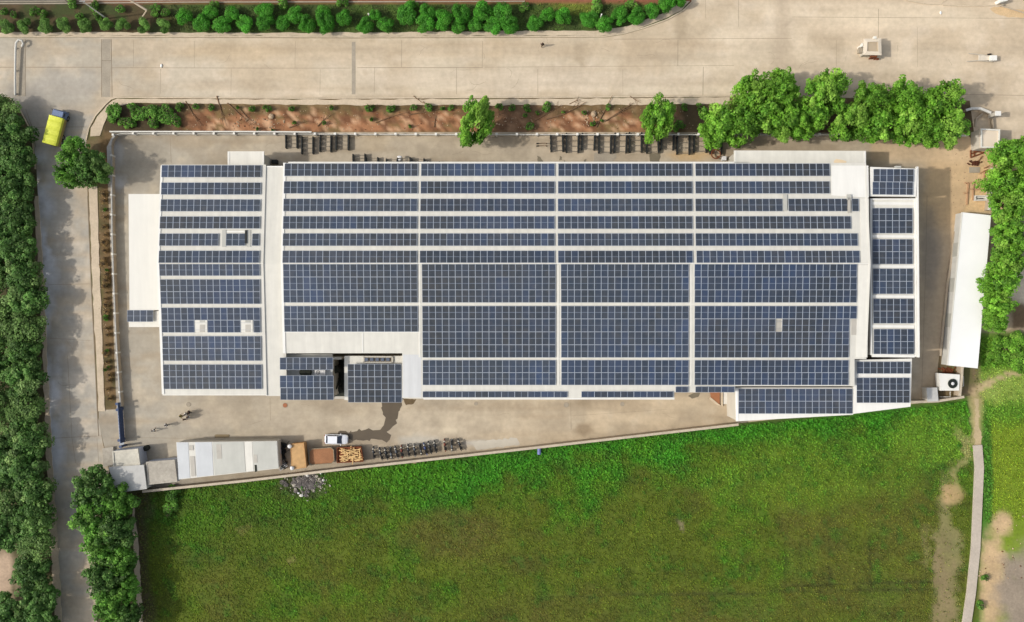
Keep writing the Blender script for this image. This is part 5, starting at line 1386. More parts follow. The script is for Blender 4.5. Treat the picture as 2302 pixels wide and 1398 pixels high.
# debris in the shaft
q = P(762, 850); t = thing('junk_pile', 'dark junk at the bottom of the narrow shaft between the entrance blocks', 'junk', tuple(q))
mb = MB()
for i in range(22):
    c = P(random.uniform(754, 770), random.uniform(818, 880)); s = random.uniform(.15, .5); mb.box((c.x, c.y, s * .7), (s * 1.3, s, s * 1.4), random.uniform(0, 3))
mb.tube([(q.x, q.y + 1.6, 0), (q.x, q.y + 1.6, 3.4), (q.x, q.y + 1.6, 3.8)], [.6, .6, .2], 14); mb.tube([(q.x + .2, q.y + .4, 0), (q.x + .1, q.y - 1.5, 2.6)], .12, 8)
mb.build('junk', M_dark, t)
mb = MB(); mb.face([(lambda p: (p.x, p.y, .03))(P(x, y)) for x, y in ((751, 895), (775, 895), (775, 800), (751, 800))]); struct(mb.build('shaft_floor', M_dark))

# manholes
for (x, y, r, m, lab) in ((641, 911, 5, mat('red_oxide', L(168, 110, 78), .8, .1, 2), 'reddish round manhole cover just below the left canopy'), (424, 909, 4.5, M_darkconc, 'grey brown round manhole cover just below the west hall'),
                          (1273, 910, 5, M_darkconc, 'dark rimmed manhole cover below the second bay'), (1070, 907, 3.6, M_darkconc, 'small grey manhole cover close to the hall edge below the second bay'), (1399, 908, 4, M_darkconc, 'faint manhole cover below the third bay')):
    q = P(x, y); t = thing('manhole_cover', lab, 'manhole', tuple(q)); mb = MB(); mb.tube([(q.x, q.y, .0), (q.x, q.y, .045)], r * S, 18); mb.build('cover', m, t)
    mb = MB(); mb.torus((q.x, q.y, .03), r * S + .02, .035, 'z', 20, 6); mb.build('ring', M_darkconc, t)
# red ramp under the third-bay eave
q = P(1623, 897); t = thing('ramp', 'red surfaced ramp wedge with pale kerbs below the sideways panels', 'ramp', tuple(q))
pt = [(1596, 878), (1618, 878), (1618, 911), (1612, 908), (1598, 896)]
mb = MB(); mb.prism(ccw([tuple(P(x, y, .25)) for x, y in pt]), ccw([tuple(P(x, y, -.02)) for x, y in pt])); mb.build('ramp_deck', mat('red_floor', L(166, 112, 78), .9, .06, 1), t)
mb = MB(); strip(mb, [(1595, 894), (1612, 908), (1622, 912), (1622, 880)], .3, 0, 0, .34); mb.build('ramp_kerb', M_kerb, t)
q = P(1633, 892); t = thing('plinth', 'pale concrete plinth beside the red ramp', 'plinth', tuple(q)); mb = MB(); a = P(1626, 880); b = P(1642, 908); mb.box(((a.x + b.x) / 2, (a.y + b.y) / 2, .12), (abs(b.x - a.x), abs(b.y - a.y), .28)); mb.build('slab', M_cap, t)
flat('dark_patch', [(1546, 890), (1560, 883), (1574, 883), (1570, 892), (1556, 896)], .018, M_oil, 1, 4)

# ================================================================== right hand corner
q = P(2136, 858); t = thing('cooling_unit', 'white cooling unit with round black fan beside the field corner', 'cooling unit', tuple(q))
mb = MB(); h = 1.9
tp = [tuple(P(x, y, h)) for x, y in ((2111, 839), (2158, 842), (2156, 878), (2114, 878))]; bt = [(p[0], p[1], .45) for p in tp]
mb.prism(ccw(tp), ccw(bt)); mb.build('casing', M_white, t)
c = P(2141, 862, h); mb = MB(); mb.tube([(c.x, c.y, h - .1), (c.x, c.y, h + .12)], .72, 26); mb.build('fan_shroud', M_black, t)
mb = MB(); mb.torus((c.x, c.y, h + .12), .72, .05, 'z', 26, 6)
for r in (.3, .5): mb.torus((c.x, c.y, h + .14), r, .018, 'z', 24, 5)
mb.build('fan_guard', mat('green_black', L(40, 56, 40), .6, .1, 3), t)
mb = MB(); mb.ball((c.x, c.y, h + .16), (.26, .26, .08), 14, 6); mb.build('hub', M_plastic, t)
for x, y in ((2113, 842), (2156, 844), (2155, 876), (2115, 876)):
    a = P(x, y, 1); mb = MB(); mb.box((a.x, a.y, .22), (.15, .15, .5)); mb.build('leg', M_alu, t)
mb = MB()
a = P(2159, 846, 1); b = P(2166, 846, 1); d = P(2166, 868, 1); e = P(2159, 868, 1)
mb.tube([a, b, d, e], .06, 6); f1 = P(2136, 880, .6); f2 = P(2136, 892, .6); f3 = P(2112, 892, .5); mb.tube([f1, f2, f3], .07, 8); f1 = P(2110, 842, .8); f2 = P(2107, 842, .8); f3 = P(2107, 868, .8); f4 = P(2113, 868, .8); mb.tube([f1, f2, f3, f4], .06, 6)
mb.build('pipe', M_cap, t)
t = block('pump_house', 'small pale pump house beside the cooling unit at the boundary', 'building', [(2083, 872), (2107, 871), (2110, 902), (2085, 903)], 1.9, mat('pale_grey_sheet', (0, 0, 0)), M_wall, .08, .03)
q = P(2133, 832); t = thing('brick_rubble', 'heap of red brick rubble below the white shed', 'rubble', tuple(q)); mb = MB()
for i in range(90):
    c = P(random.gauss(2130, 9), random.gauss(833, 4)); mb.box((c.x, c.y, random.uniform(.06, .4)), (.26, .13, .1), random.uniform(0, 3))
mb.build('bricks', M_rust, t)
# north-east cabin
t = block('cabin', 'small white flat roofed cabin at the right, partly under trees', 'building', [(2203, 289), (2247, 291), (2246, 333), (2203, 333)], 3.0, mat('pinkish_slab', L(228, 212, 190), .85, .05, .5), M_wall, .15, .05, .25, parm=M_roofw)
q = P(2226, 262); t = thing('gate_pillar', 'white capped gate pillar above the small white cabin', 'pillar', tuple(q)); mb = MB(); mb.box((q.x, q.y, 1.2), (.7, .55, 2.4)); mb.build('shaft', M_wall, t); mb = MB(); mb.box((q.x, q.y, 2.46), (.95, .8, .14), 0, 0, .9); mb.build('cap', M_white, t)
wall_run('low_wall', 'curved low grey wall running left from the gate pillar', 'wall', [(2166, 250), (2180, 246), (2198, 246), (2208, 250), (2222, 256)], .3, .7, M_bound, M_cap)
wall_run('low_wall', 'low diagonal wall between the gate pillar and the clump of trees', 'wall', [(2190, 285), (2192, 268), (2206, 256)], .2, .5, M_bound, None)
wall_run('low_wall', 'thin low wall joining the gate pillar and the cabin', 'wall', [(2226, 268), (2228, 290)], .14, .8, M_bound, None)
wall_run('low_wall', 'thin brick wall beside the brick frames at the foot of the right hand trees', 'wall', [(2221, 380), (2218, 440), (2214, 474)], .25, 1.2, M_bound, M_cap)
q = P(2192, 346); t = thing('steel_truss', 'rusty triangular steel truss lying on the sand below the cabin', 'steel truss', tuple(q)); mb = MB()
A, B, C = P(2182, 338, .2), P(2182, 354, .2), P(2212, 343, .2)
for a, b in ((A, B), (B, C), (C, A), (P(2182, 346, .2), P(2197, 341, .2)), (P(2190, 340, .2), P(2190, 351, .2))): mb.tube([a, b], .11, 6)
mb.build('frame', M_rust, t)
q = P(2192, 366); t = thing('scrap_heap', 'small dark rusty scrap heap below the steel truss', 'scrap', tuple(q)); mb = MB()
for i in range(30):
    c = P(random.gauss(2191, 6), random.gauss(367, 2.4)); mb.box((c.x, c.y, random.uniform(.08, .35)), (random.uniform(.2, .6), .14, .14), random.uniform(0, 3))
mb.build('scrap_metal', mat('dark_rust', L(92, 52, 34), .9, .3, 2), t)
mb = MB(); mb.tube([P(2199, 362, .3), P(2209, 350, .3)], .06, 6); mb.build('bar', M_rust, t)
q = P(2190, 382); t = thing('concrete_slab', 'grey square concrete slab on the sand below the scrap heap', 'slab', tuple(q)); mb = MB(); mb.box((q.x, q.y, .06), (1.7, .9, .14)); mb.build('slab', M_darkconc, t)
q = P(2193, 428); t = thing('brick_frame', 'grid of low brick footings on the sandy plot', 'footings', tuple(q)); mb = MB()
for pl in ([(2168, 411), (2215, 411)], [(2175, 425), (2220, 427)], [(2166, 434), (2176, 434)], [(2176, 411), (2173, 460)], [(2188, 411), (2186, 450)], [(2202, 390), (2212, 384), (2211, 402)]):
    strip(mb, pl, .16, 0, 0, .25)
mb.build('footing', mat('pinkish_brick', L(190, 150, 114), .9, .12, 2), t)
q = P(2202, 446); t = thing('water_trough', 'pale concrete trough with dark pipe in the footings', 'trough', tuple(q)); mb = MB()
for c, s in (((0, .35), (2.0, .14)), ((0, -.35), (2.0, .14)), ((-.93, 0), (.14, .56)), ((.93, 0), (.14, .56))): mb.box((q.x + c[0], q.y + c[1], .3), (s[0], s[1], .6))
mb.box((q.x, q.y, .12), (1.7, .5, .2)); mb.build('basin', M_cap, t); mb = MB(); mb.tube([(q.x - .6, q.y - .1, .62), (q.x + .3, q.y - .1, .62)], .07, 8); mb.build('pipe', M_black, t)
q = P(2213, 383); t = thing('pipe_rack', 'rusty upright pipes leaning at the foot of the right hand trees', 'pipes', tuple(q)); mb = MB()
for dx, dy in ((0, 0), (3, 10), (0, 20), (-3, 8)): a = P(2212 + dx, 378 + dy); mb.tube([(a.x, a.y, 0), (a.x + .3, a.y + .2, 1.3)], .06, 6)
mb.build('pipe', M_rust, t)

# kiosk on the apron
q = P(1953, 104); t = thing('kiosk', 'small cream toll kiosk with square sunken roof on the wide apron', 'kiosk', tuple(q)); hk = 2.2
o = [tuple(P(x, y, hk)) for x, y in ((1942, 87), (1981, 86), (1982, 124), (1941, 123))]
mb = MB(); walls(mb, o, .1, .25); mb.build('wall', M_wall, t)
mb = MB(); o = ccw(o); i2 = offset_poly(o, .55)
for i in range(4):
    j = (i + 1) % 4; mb.prism([o[i], o[j], (*i2[j], hk + .12), (*i2[i], hk + .12)], [(*o[i][:2], hk - .12), (*o[j][:2], hk - .12), (*i2[j], hk - .12), (*i2[i], hk - .12)])
mb.build('roof_rim', mat('kiosk_cream', L(226, 212, 190), .8, .05, 1), t)
mb = MB(); mb.face([(*p, hk - .05) for p in i2]); mb.build('roof', mat('kiosk_deck', L(186, 168, 142), .9, .1, 1), t)
for (x, y, sx, sy, z, m, n) in ((1966, 85, .45, .4, 2.2, M_roofw, 'roof_vent'), (1937, 102, .25, .5, 1.6, M_white, 'side_sign'), (1934, 113, .55, .9, 1.0, M_darkconc, 'side_unit'), (1964, 127, 1.0, .3, 1.4, M_rust, 'counter')):
    c = P(x, y, z); mb = MB(); mb.box((c.x, c.y, z), (sx, sy, .5)); mb.box((c.x, c.y, z / 2 - .1), (sx * .6, sy * .6, z - .2)); mb.build(n, m, t)
q = P(1968, 134); u = thing('stool', 'small brown stool in front of the kiosk', 'stool', tuple(q)); mb = MB(); mb.box((q.x, q.y, .45), (.75, .3, .06)); mb.build('seat', M_rust, u)
for dx in (-.3, .3): mb = MB(); mb.box((q.x + dx, q.y, .21), (.06, .2, .42)); mb.build('leg', M_rust, u)
# drawbar trailer
q = P(2210, 130); t = thing('trailer', 'pale two-shaft hand trailer with white box on the apron', 'trailer', tuple(q))
mb = MB(); mb.tube([P(2177, 120, .5), P(2200, 122, .55), P(2226, 126, .6)], .07, 6); mb.tube([P(2173, 138, .5), P(2196, 136, .55), P(2230, 138, .6)], .07, 6); mb.tube([P(2203, 122, .55), P(2203, 136, .55)], .06, 6); mb.build('shaft', mat('pale_frame', L(200, 190, 172), .7, .1, 2), t)
mb = MB(); a = P(2213, 130, .5); mb.box((a.x, a.y, .55), (2.0, .8, .08)); mb.build('deck', mat('pale_deck', L(222, 210, 190), .7, .1, 2), t)
mb = MB(); a = P(2234, 130, 1); mb.box((a.x, a.y, .7), (1.0, .8, .7)); mb.build('box', M_white, t)
for dy in (-.5, .5):
    mb = MB(); a = P(2222, 130); mb.torus((a.x, a.y + dy, .32), .26, .07, 'y', 18, 8); mb.build('wheel', M_rubber, t)
q = P(2245, 6); t = thing('signal_post', 'white control box on the island corner at the top right', 'control box', tuple(q)); mb = MB(); mb.box((q.x, q.y, .7), (1.2, .5, 1.4), .25); mb.build('casing', M_white, t); mb = MB(); mb.box((q.x, q.y, 1.45), (1.3, .6, .1), .25); mb.build('lid', M_roofw, t)
q = P(2270, 20); t = thing('barrier_pole', 'grey boom lying diagonally beside the island at the top right corner', 'barrier', tuple(q)); mb = MB(); mb.tube([P(2248, 12, .5), P(2320, 34, .5)], .1, 8); mb.build('boom', M_bound, t); mb = MB(); a = P(2250, 13); mb.box((a.x, a.y, .3), (.3, .3, .6)); mb.build('post', M_darkconc, t); mb = MB(); a = P(2310, 31); mb.box((a.x, a.y, .25), (.2, .2, .5)); mb.build('post', M_darkconc, t)
# boom at the left end of the road
q = P(36, 150); t = thing('height_barrier', 'long white pipe barrier with hooked end across the left road', 'barrier', tuple(q))
mb = MB(); mb.tube([P(34, 214, .5), P(34, 160, .6), P(35, 110, .7), P(36, 96, .8), P(42, 89, .9), P(49, 91, .9), P(52, 98, .8), P(49, 104, .6)], .17, 10); mb.build('boom', mat('weathered_white', L(210, 206, 196), .8, .12, 1), t)
for y in (110, 160, 212):
    a = P(34.5, y); mb = MB(); mb.box((a.x, a.y, .25), (.22, .22, .5)); mb.build('support', M_darkconc, t)
# poles in the verge
q = P(240, 42); t = thing('utility_pole', 'thin straight pale pole standing in the verge, seen nearly end on', 'pole', tuple(q)); mb = MB(); mb.tube([(q.x, q.y, 0), (q.x, q.y, 8.6)], [.13, .07], 10); mb.build('shaft', M_cap, t); mb = MB(); mb.box((q.x, q.y, 8.5), (.9, .1, .1)); mb.build('cross_arm', M_alu, t)
q = P(318, 44); t = thing('utility_pole', 'leaning pale pole with thick arm reaching over the top edge', 'pole', tuple(q)); mb = MB(); mb.tube([P(316, 44, 0), P(330, 23, 4)], [.12, .1], 8); mb.build('shaft', M_bound, t); mb = MB(); mb.tube([P(330, 23, 4), P(286, -4, 5)], [.17, .14], 8); mb.build('arm', M_bound, t)
q = P(833, 41); t = thing('bollard', 'short cream marker post among the verge shrubs', 'post', tuple(q)); mb = MB(); mb.tube([(q.x, q.y, 0), (q.x + .02, q.y, 2.2)], .12, 8); mb.build('shaft', M_roofw, t); mb = MB(); mb.ball((q.x + .02, q.y, 2.25), .15); mb.build('cap', M_roofw, t)
q = P(1349, 44); t = thing('bollard', 'thin white marker post beside the verge shrubs near the curve', 'post', tuple(q)); mb = MB(); mb.tube([(q.x, q.y, 0), (q.x, q.y, 2.6)], .1, 8); mb.build('shaft', M_white, t); mb = MB(); mb.ball((q.x, q.y, 2.65), .13); mb.build('cap', M_white, t)
# dead branches on the soil strip
BR = [([(366, 236), (382, 258), (398, 284)], .07), ([(418, 228), (432, 254), (452, 284)], .08), ([(488, 216), (496, 244), (504, 284)], .1), ([(512, 232), (540, 258), (566, 282)], .08), ([(540, 246), (556, 264), (580, 284)], .06), ([(650, 288), (690, 272)], .06), ([(714, 284), (728, 270), (742, 258)], .09),
      ([(845, 276), (880, 262), (918, 252)], .07), ([(920, 258), (955, 252), (995, 244)], .09), ([(930, 216), (948, 230), (966, 236)], .06), ([(976, 286), (978, 268), (980, 246)], .07), ([(1205, 270), (1240, 250), (1262, 236)], .07), ([(1228, 268), (1270, 256), (1318, 230)], .1), ([(1280, 234), (1292, 228), (1304, 224)], .06),
      ([(1340, 286), (1352, 262), (1376, 216)], .1), ([(1362, 272), (1400, 246), (1424, 232)], .09), ([(1376, 264), (1410, 244), (1432, 236)], .06), ([(1416, 216), (1430, 226), (1440, 232)], .05), ([(1060, 268), (1060, 288)], .05)]
for i, (pl, r) in enumerate(BR):
    x, y = pl[len(pl) // 2]; t0 = P(x, y)
    mb = MB(); W = [P(a, b) for a, b in pl]
    mb.tube([(p.x, p.y, .12 + (.25 if k == len(W) - 1 else 0)) for k, p in enumerate(W)], [r * (1.15 - .75 * k / max(1, len(W) - 1)) for k in range(len(W))], 6)
    a, b = W[0], W[-1]; d = (b - a); n = Vector((-d.y, d.x, 0)).normalized()
    for k in range(5):
        c = a.lerp(b, random.uniform(.25, .95)); s = random.choice((-1, 1)); e = c + d.normalized() * random.uniform(.4, 1.0) + n * s * random.uniform(.3, .9)
        mb.tube([(c.x, c.y, .16), (e.x, e.y, random.uniform(.1, .4))], [r * .4, r * .15], 5)
    o = mb.build('dry_branch', M_twig); tag(o, 'dry fallen branch lying on the red soil strip, %s from the left' % ordn(i), 'branch', 'dry branches on the soil')
BR_sorted = None
for (x, y, lab, m) in ((363, 148, 'tiny white scrap lying on the left part of the road', M_white2), (2114, 29, 'tiny white scrap lying on the apron near the islands', M_white2)):
    q = P(x, y); o = MB().ball((q.x, q.y, .1), (.16, .3, .1), 9, 6, 0, .15).build('litter', m); tag(o, lab, 'litter')
mb = MB()
for (x, y) in ((610, 262), (1334, 257)):
    q = P(x, y); o = MB().ball((q.x, q.y, .15), (.45, .5, .32), 10, 7, 0, .12).build('boulder', M_stone); tag(o, 'pale boulder on the red soil strip, %s one' % ('left' if x < 900 else 'right'), 'boulder')

# ================================================================== yellow truck
def truck():
    c = P(136, 291, 0); t = thing('tipper_truck', 'truck with blue cab and yellow tarpaulin over its load, turning at the junction', 'truck', (c.x, c.y, 0), -.255)
    def part(n, m, mb, sm=False, par=t): return mb.build(n, m, par, sm, local=True)
    # local frame: +y forward
    mb = MB(); mb.box((0, -.25, .72), (.9, 5.3, .2)); part('chassis', M_black, mb)
    mb = MB(); mb.box((0, -.6, 1.45), (2.15, 4.35, 1.25)); part('cargo_body', mat('ochre_panel', L(158, 140, 84), .6, .12, 1), mb)
    mb = MB()
    # tarpaulin: sagging sheet over hoops with draped sides
    n = 14; k = 8
    def pt(i, j):
        y = -2.85 + 4.5 * i / n; u = -1 + 2 * j / k
        z = 2.5 - .16 * abs(u) ** 3 + .05 * math.cos(i * math.pi * 2 / 3.5) + random.uniform(-.015, .015)
        return (u * 1.12, y, z)
    for i in range(n):
        for j in range(k): mb.face([pt(i, j), pt(i, j + 1), pt(i + 1, j + 1), pt(i + 1, j)])
    random.seed(11); mb = MB(); G = [[pt(i, j) for j in range(k + 1)] for i in range(n + 1)]
    for i in range(n):
        for j in range(k): mb.face([G[i][j], G[i][j + 1], G[i + 1][j + 1], G[i + 1][j]])
        for j, s in ((0, -1), (k, 1)):
            a, b = G[i][j], G[i + 1][j]; q = [a, b, (b[0] + s * .04, b[1], 1.75), (a[0] + s * .04, a[1], 1.75)]
            mb.face(q if s < 0 else q[::-1])
    for i, s in ((0, -1), (n, 1)):
        for j in range(k):
            a, b = G[i][j], G[i][j + 1]; mb.face([a, b, (b[0], b[1] + s * .03, 1.9), (a[0], a[1] + s * .03, 1.9)])
    part('tarpaulin', M_yellow, mb)
    mb = MB(); mb.box((0, 2.25, 1.1), (2.0, 1.2, 1.0)); mb.box((0, 2.2, 1.85), (1.9, 1.05, .55), 0, 0, .9); cab = part('cab', M_cabblue, mb)
    mb = MB(); mb.box((0, 2.73, 1.82), (1.6, .06, .42)); part('windscreen', M_winglass, mb)
    for s in (-1, 1):
        mb = MB(); mb.box((s * .955, 2.25, 1.8), (.04, .6, .36)); part('side_window', M_winglass, mb)
        mb = MB(); mb.tube([(s * 1.0, 2.6, 1.6), (s * 1.25, 2.7, 1.65)], .025, 6); mb.box((s * 1.26, 2.7, 1.6), (.1, .06, .3)); part('mirror', M_black, mb)
        mb = MB(); mb.ball((s * .75, 2.86, .95), (.14, .05, .12)); part('headlight', M_lamp, mb)
        for y in (1.95, -1.2, -2.15):
            mb = MB(); mb.torus((s * .92, y, .48), .34, .14, 'x', 20, 8); w = part('wheel', M_rubber, mb, True)
            mb = MB(); mb.tube([(s * .84, y, .48), (s * 1.0, y, .48)], .24, 12); mb.build('rim', M_chrome, w, local=True)
    mb = MB(); mb.box((0, 2.9, .6), (2.0, .1, .25)); part('bumper', M_black, mb)
truck()

# ================================================================== white car
def car():
    c = P(757.5, 986, 0); t = thing('parked_car', 'white hatchback parked alone beside the wet patch in the yard', 'car', (c.x, c.y, 0), -.02)
    def part(n, m, mb, sm=False, par=t): return mb.build(n, m, par, sm, local=True)
    # sections along x (front = +x): x, half width, sill z, belt z
    sec = [(-1.86, .62, .42, .72), (-1.8, .74, .3, .86), (-1.5, .79, .24, .92), (-.6, .81, .22, .92), (.4, .81, .22, .9), (.95, .8, .22, .88), (1.5, .77, .25, .78), (1.8, .68, .3, .68), (1.9, .52, .36, .58)]
    mb = MB(); rings = []
    for x, w, z0, z1 in sec:
        rings.append([(x, -w * .9, z0), (x, -w, (z0 + z1) / 2), (x, -w * .97, z1 - .06), (x, -w * .82, z1), (x, 0, z1 + .05), (x, w * .82, z1), (x, w * .97, z1 - .06), (x, w, (z0 + z1) / 2), (x, w * .9, z0)])
    for a, b in zip(rings, rings[1:]):
        for i in range(9):
            j = (i + 1) % 9; mb.face([a[i], b[i], b[j], a[j]])
    mb.face(rings[0]); mb.face(rings[-1][::-1]); part('body', M_carwhite, mb, True)
    # greenhouse
    bt = [(-1.62, -.68, .9), (.98, -.7, .9), (.98, .7, .9), (-1.62, .7, .9)]; tp = [(-1.22, -.56, 1.46), (.28, -.57, 1.47), (.28, .57, 1.47), (-1.22, .57, 1.46)]
    mb = MB(); mb.face([tp[0], tp[1], tp[2], tp[3]]); e = [(p[0] * 1.0, p[1] * 1.03, p[2] - .05) for p in tp]
    for i in range(4): j = (i + 1) % 4; mb.face([e[i], e[j], tp[j], tp[i]])
    part('roof', M_carwhite, mb)
    def quad(n, a, b, c, d): mb = MB(); mb.face([a, b, c, d]); part(n, M_winglass, mb)
    quad('windscreen', bt[1], bt[2], e[2], e[1]); quad('rear_window', bt[3], bt[0], e[0], e[3]); quad('side_window', bt[0], bt[1], e[1], e[0]); quad('side_window', bt[2], bt[3], e[3], e[2])
    mb = MB()
    for i in range(4): mb.tube([bt[i], e[i]], .04, 6)
    for s in (-1, 1): mb.tube([(-.2, s * .705, .9), (-.25, s * .59, 1.42)], .03, 6)
    part('pillar', M_carwhite, mb)
    for s in (-1, 1):
        mb = MB(); mb.ball((.78, s * .88, .98), (.1, .1, .07)); part('mirror', M_carwhite, mb, True)
        mb = MB(); mb.ball((1.76, s * .52, .64), (.14, .14, .08)); part('headlight', M_lamp, mb, True)
        mb = MB(); mb.box((-1.8, s * .6, .78), (.1, .18, .2)); part('tail_light', mat('red_lens', L(150, 30, 28), .3, .05, 2), mb)
        for x in (-1.2, 1.2):
            mb = MB(); mb.torus((x, s * .72, .3), .22, .085, 'y', 20, 8); w = part('wheel', M_rubber, mb, True)
            mb = MB(); mb.tube([(x, s * .68, .3), (x, s * .79, .3)], .17, 12); mb.build('rim', M_chrome, w, local=True)
car()

# ================================================================== motorcycles
def moto(paint):
    t = thing('motorcycle', '', 'motorcycle', (0, 0, 0))
    def part(n, m, mb, sm=False, par=t): return mb.build(n, m, par, sm, local=True)
    for y in (-.62, .66):
        mb = MB(); mb.torus((0, y, .3), .25, .055, 'x', 20, 7); w = part('wheel', M_rubber, mb, True); mb = MB(); mb.tube([(-.06, y, .3), (.06, y, .3)], .1, 10); mb.torus((0, y, .3), .19, .02, 'x', 18, 5); mb.build('rim', M_chrome, w, local=True)
    mb = MB(); mb.ball((0, .18, .8), (.16, .3, .14), 12, 8); part('fuel_tank', paint, mb, True)
    mb = MB(); mb.box((0, -.38, .78), (.26, .74, .1), 0, 0, .85); part('seat', M_rubber, mb)
    mb = MB(); mb.box((0, .05, .45), (.26, .38, .3)); mb.tube([(.16, .1, .3), (.18, -.5, .34), (.18, -.9, .42)], .045, 8); part('engine', mat('engine_grey', L(84, 84, 82), .5, .15, 3), mb)
    mb = MB(); mb.tube([(0, .38, .92), (0, .05, .7), (0, -.55, .6)], .04, 6); mb.tube([(0, .4, .9), (0, .25, .35), (0, -.2, .3), (0, -.62, .3)], .035, 6); part('frame', M_black, mb)
    mb = MB()
    for s in (-1, 1): mb.tube([(s * .09, .66, .3), (s * .09, .42, .95)], .03, 6)
    part('fork', M_chrome, mb)
    mb = MB(); mb.tube([(-.36, .26, 1.02), (-.12, .4, 1.0), (.12, .4, 1.0), (.36, .26, 1.02)], .022, 6); part('handlebar', M_black, mb)
    mb = MB(); mb.ball((0, .56, .88), (.1, .1, .1)); part('headlight', M_lamp, mb, True)
    mb = MB(); mb.box((0, .7, .6), (.12, .42, .03)); part('mudguard', paint, mb); mb = MB(); mb.box((0, -.8, .66), (.14, .4, .04)); part('mudguard', paint, mb)
    for s in (-1, 1):
        mb = MB(); mb.tube([(s * .28, .32, 1.02), (s * .3, .36, 1.2)], .012, 5); mb.ball((s * .31, .35, 1.22), (.07, .02, .05)); part('mirror', M_black, mb)
    return t
pa = [mat('moto_black', L(44, 46, 50), .35, .1, 2, spec=.5), mat('moto_grey', L(96, 100, 104), .4, .1, 2), mat('moto_red', L(120, 60, 44), .4, .1, 2), mat('moto_blue', L(70, 84, 128), .4, .1, 2)]
MP = [moto(p) for p in pa]; used = set()
MC = [(840, 1017, .1, 0), (856, 1020, .25, 0), (868, 1019, .28, 0), (879, 1018, .1, 1), (891, 1016, .3, 1), (903, 1014, .1, 2), (918, 1012, .12, 0), (932, 1011, .12, 1), (946, 1010, .15, 0), (956, 1008, .3, 3), (966, 1005, .3, 0), (978, 1003, .2, 0), (1000, 1000, .1, 2), (1016, 1001, .0, 1), (1033, 999, .3, 0)]
NM = ['leftmost bike of the row, standing nearest the timber skip', None]
for i, (x, y, a, k) in enumerate(MC):
    o = MP[k] if k not in used else copy_tree(MP[k]); used.add(k)
    p = P(x, y, .5); o.location = (p.x, p.y, 0); o.rotation_euler = (0, 0, a + (math.pi if i % 5 == 3 else 0)); o.scale = (1.08, 1.1, 1)
    tag(o, '%s motorcycle parked along the slanting wall, %s from the left' % (['black', 'grey', 'dark red', 'blue tinted'][k], ordn(i)), 'motorcycle', 'motorcycles parked by the wall')

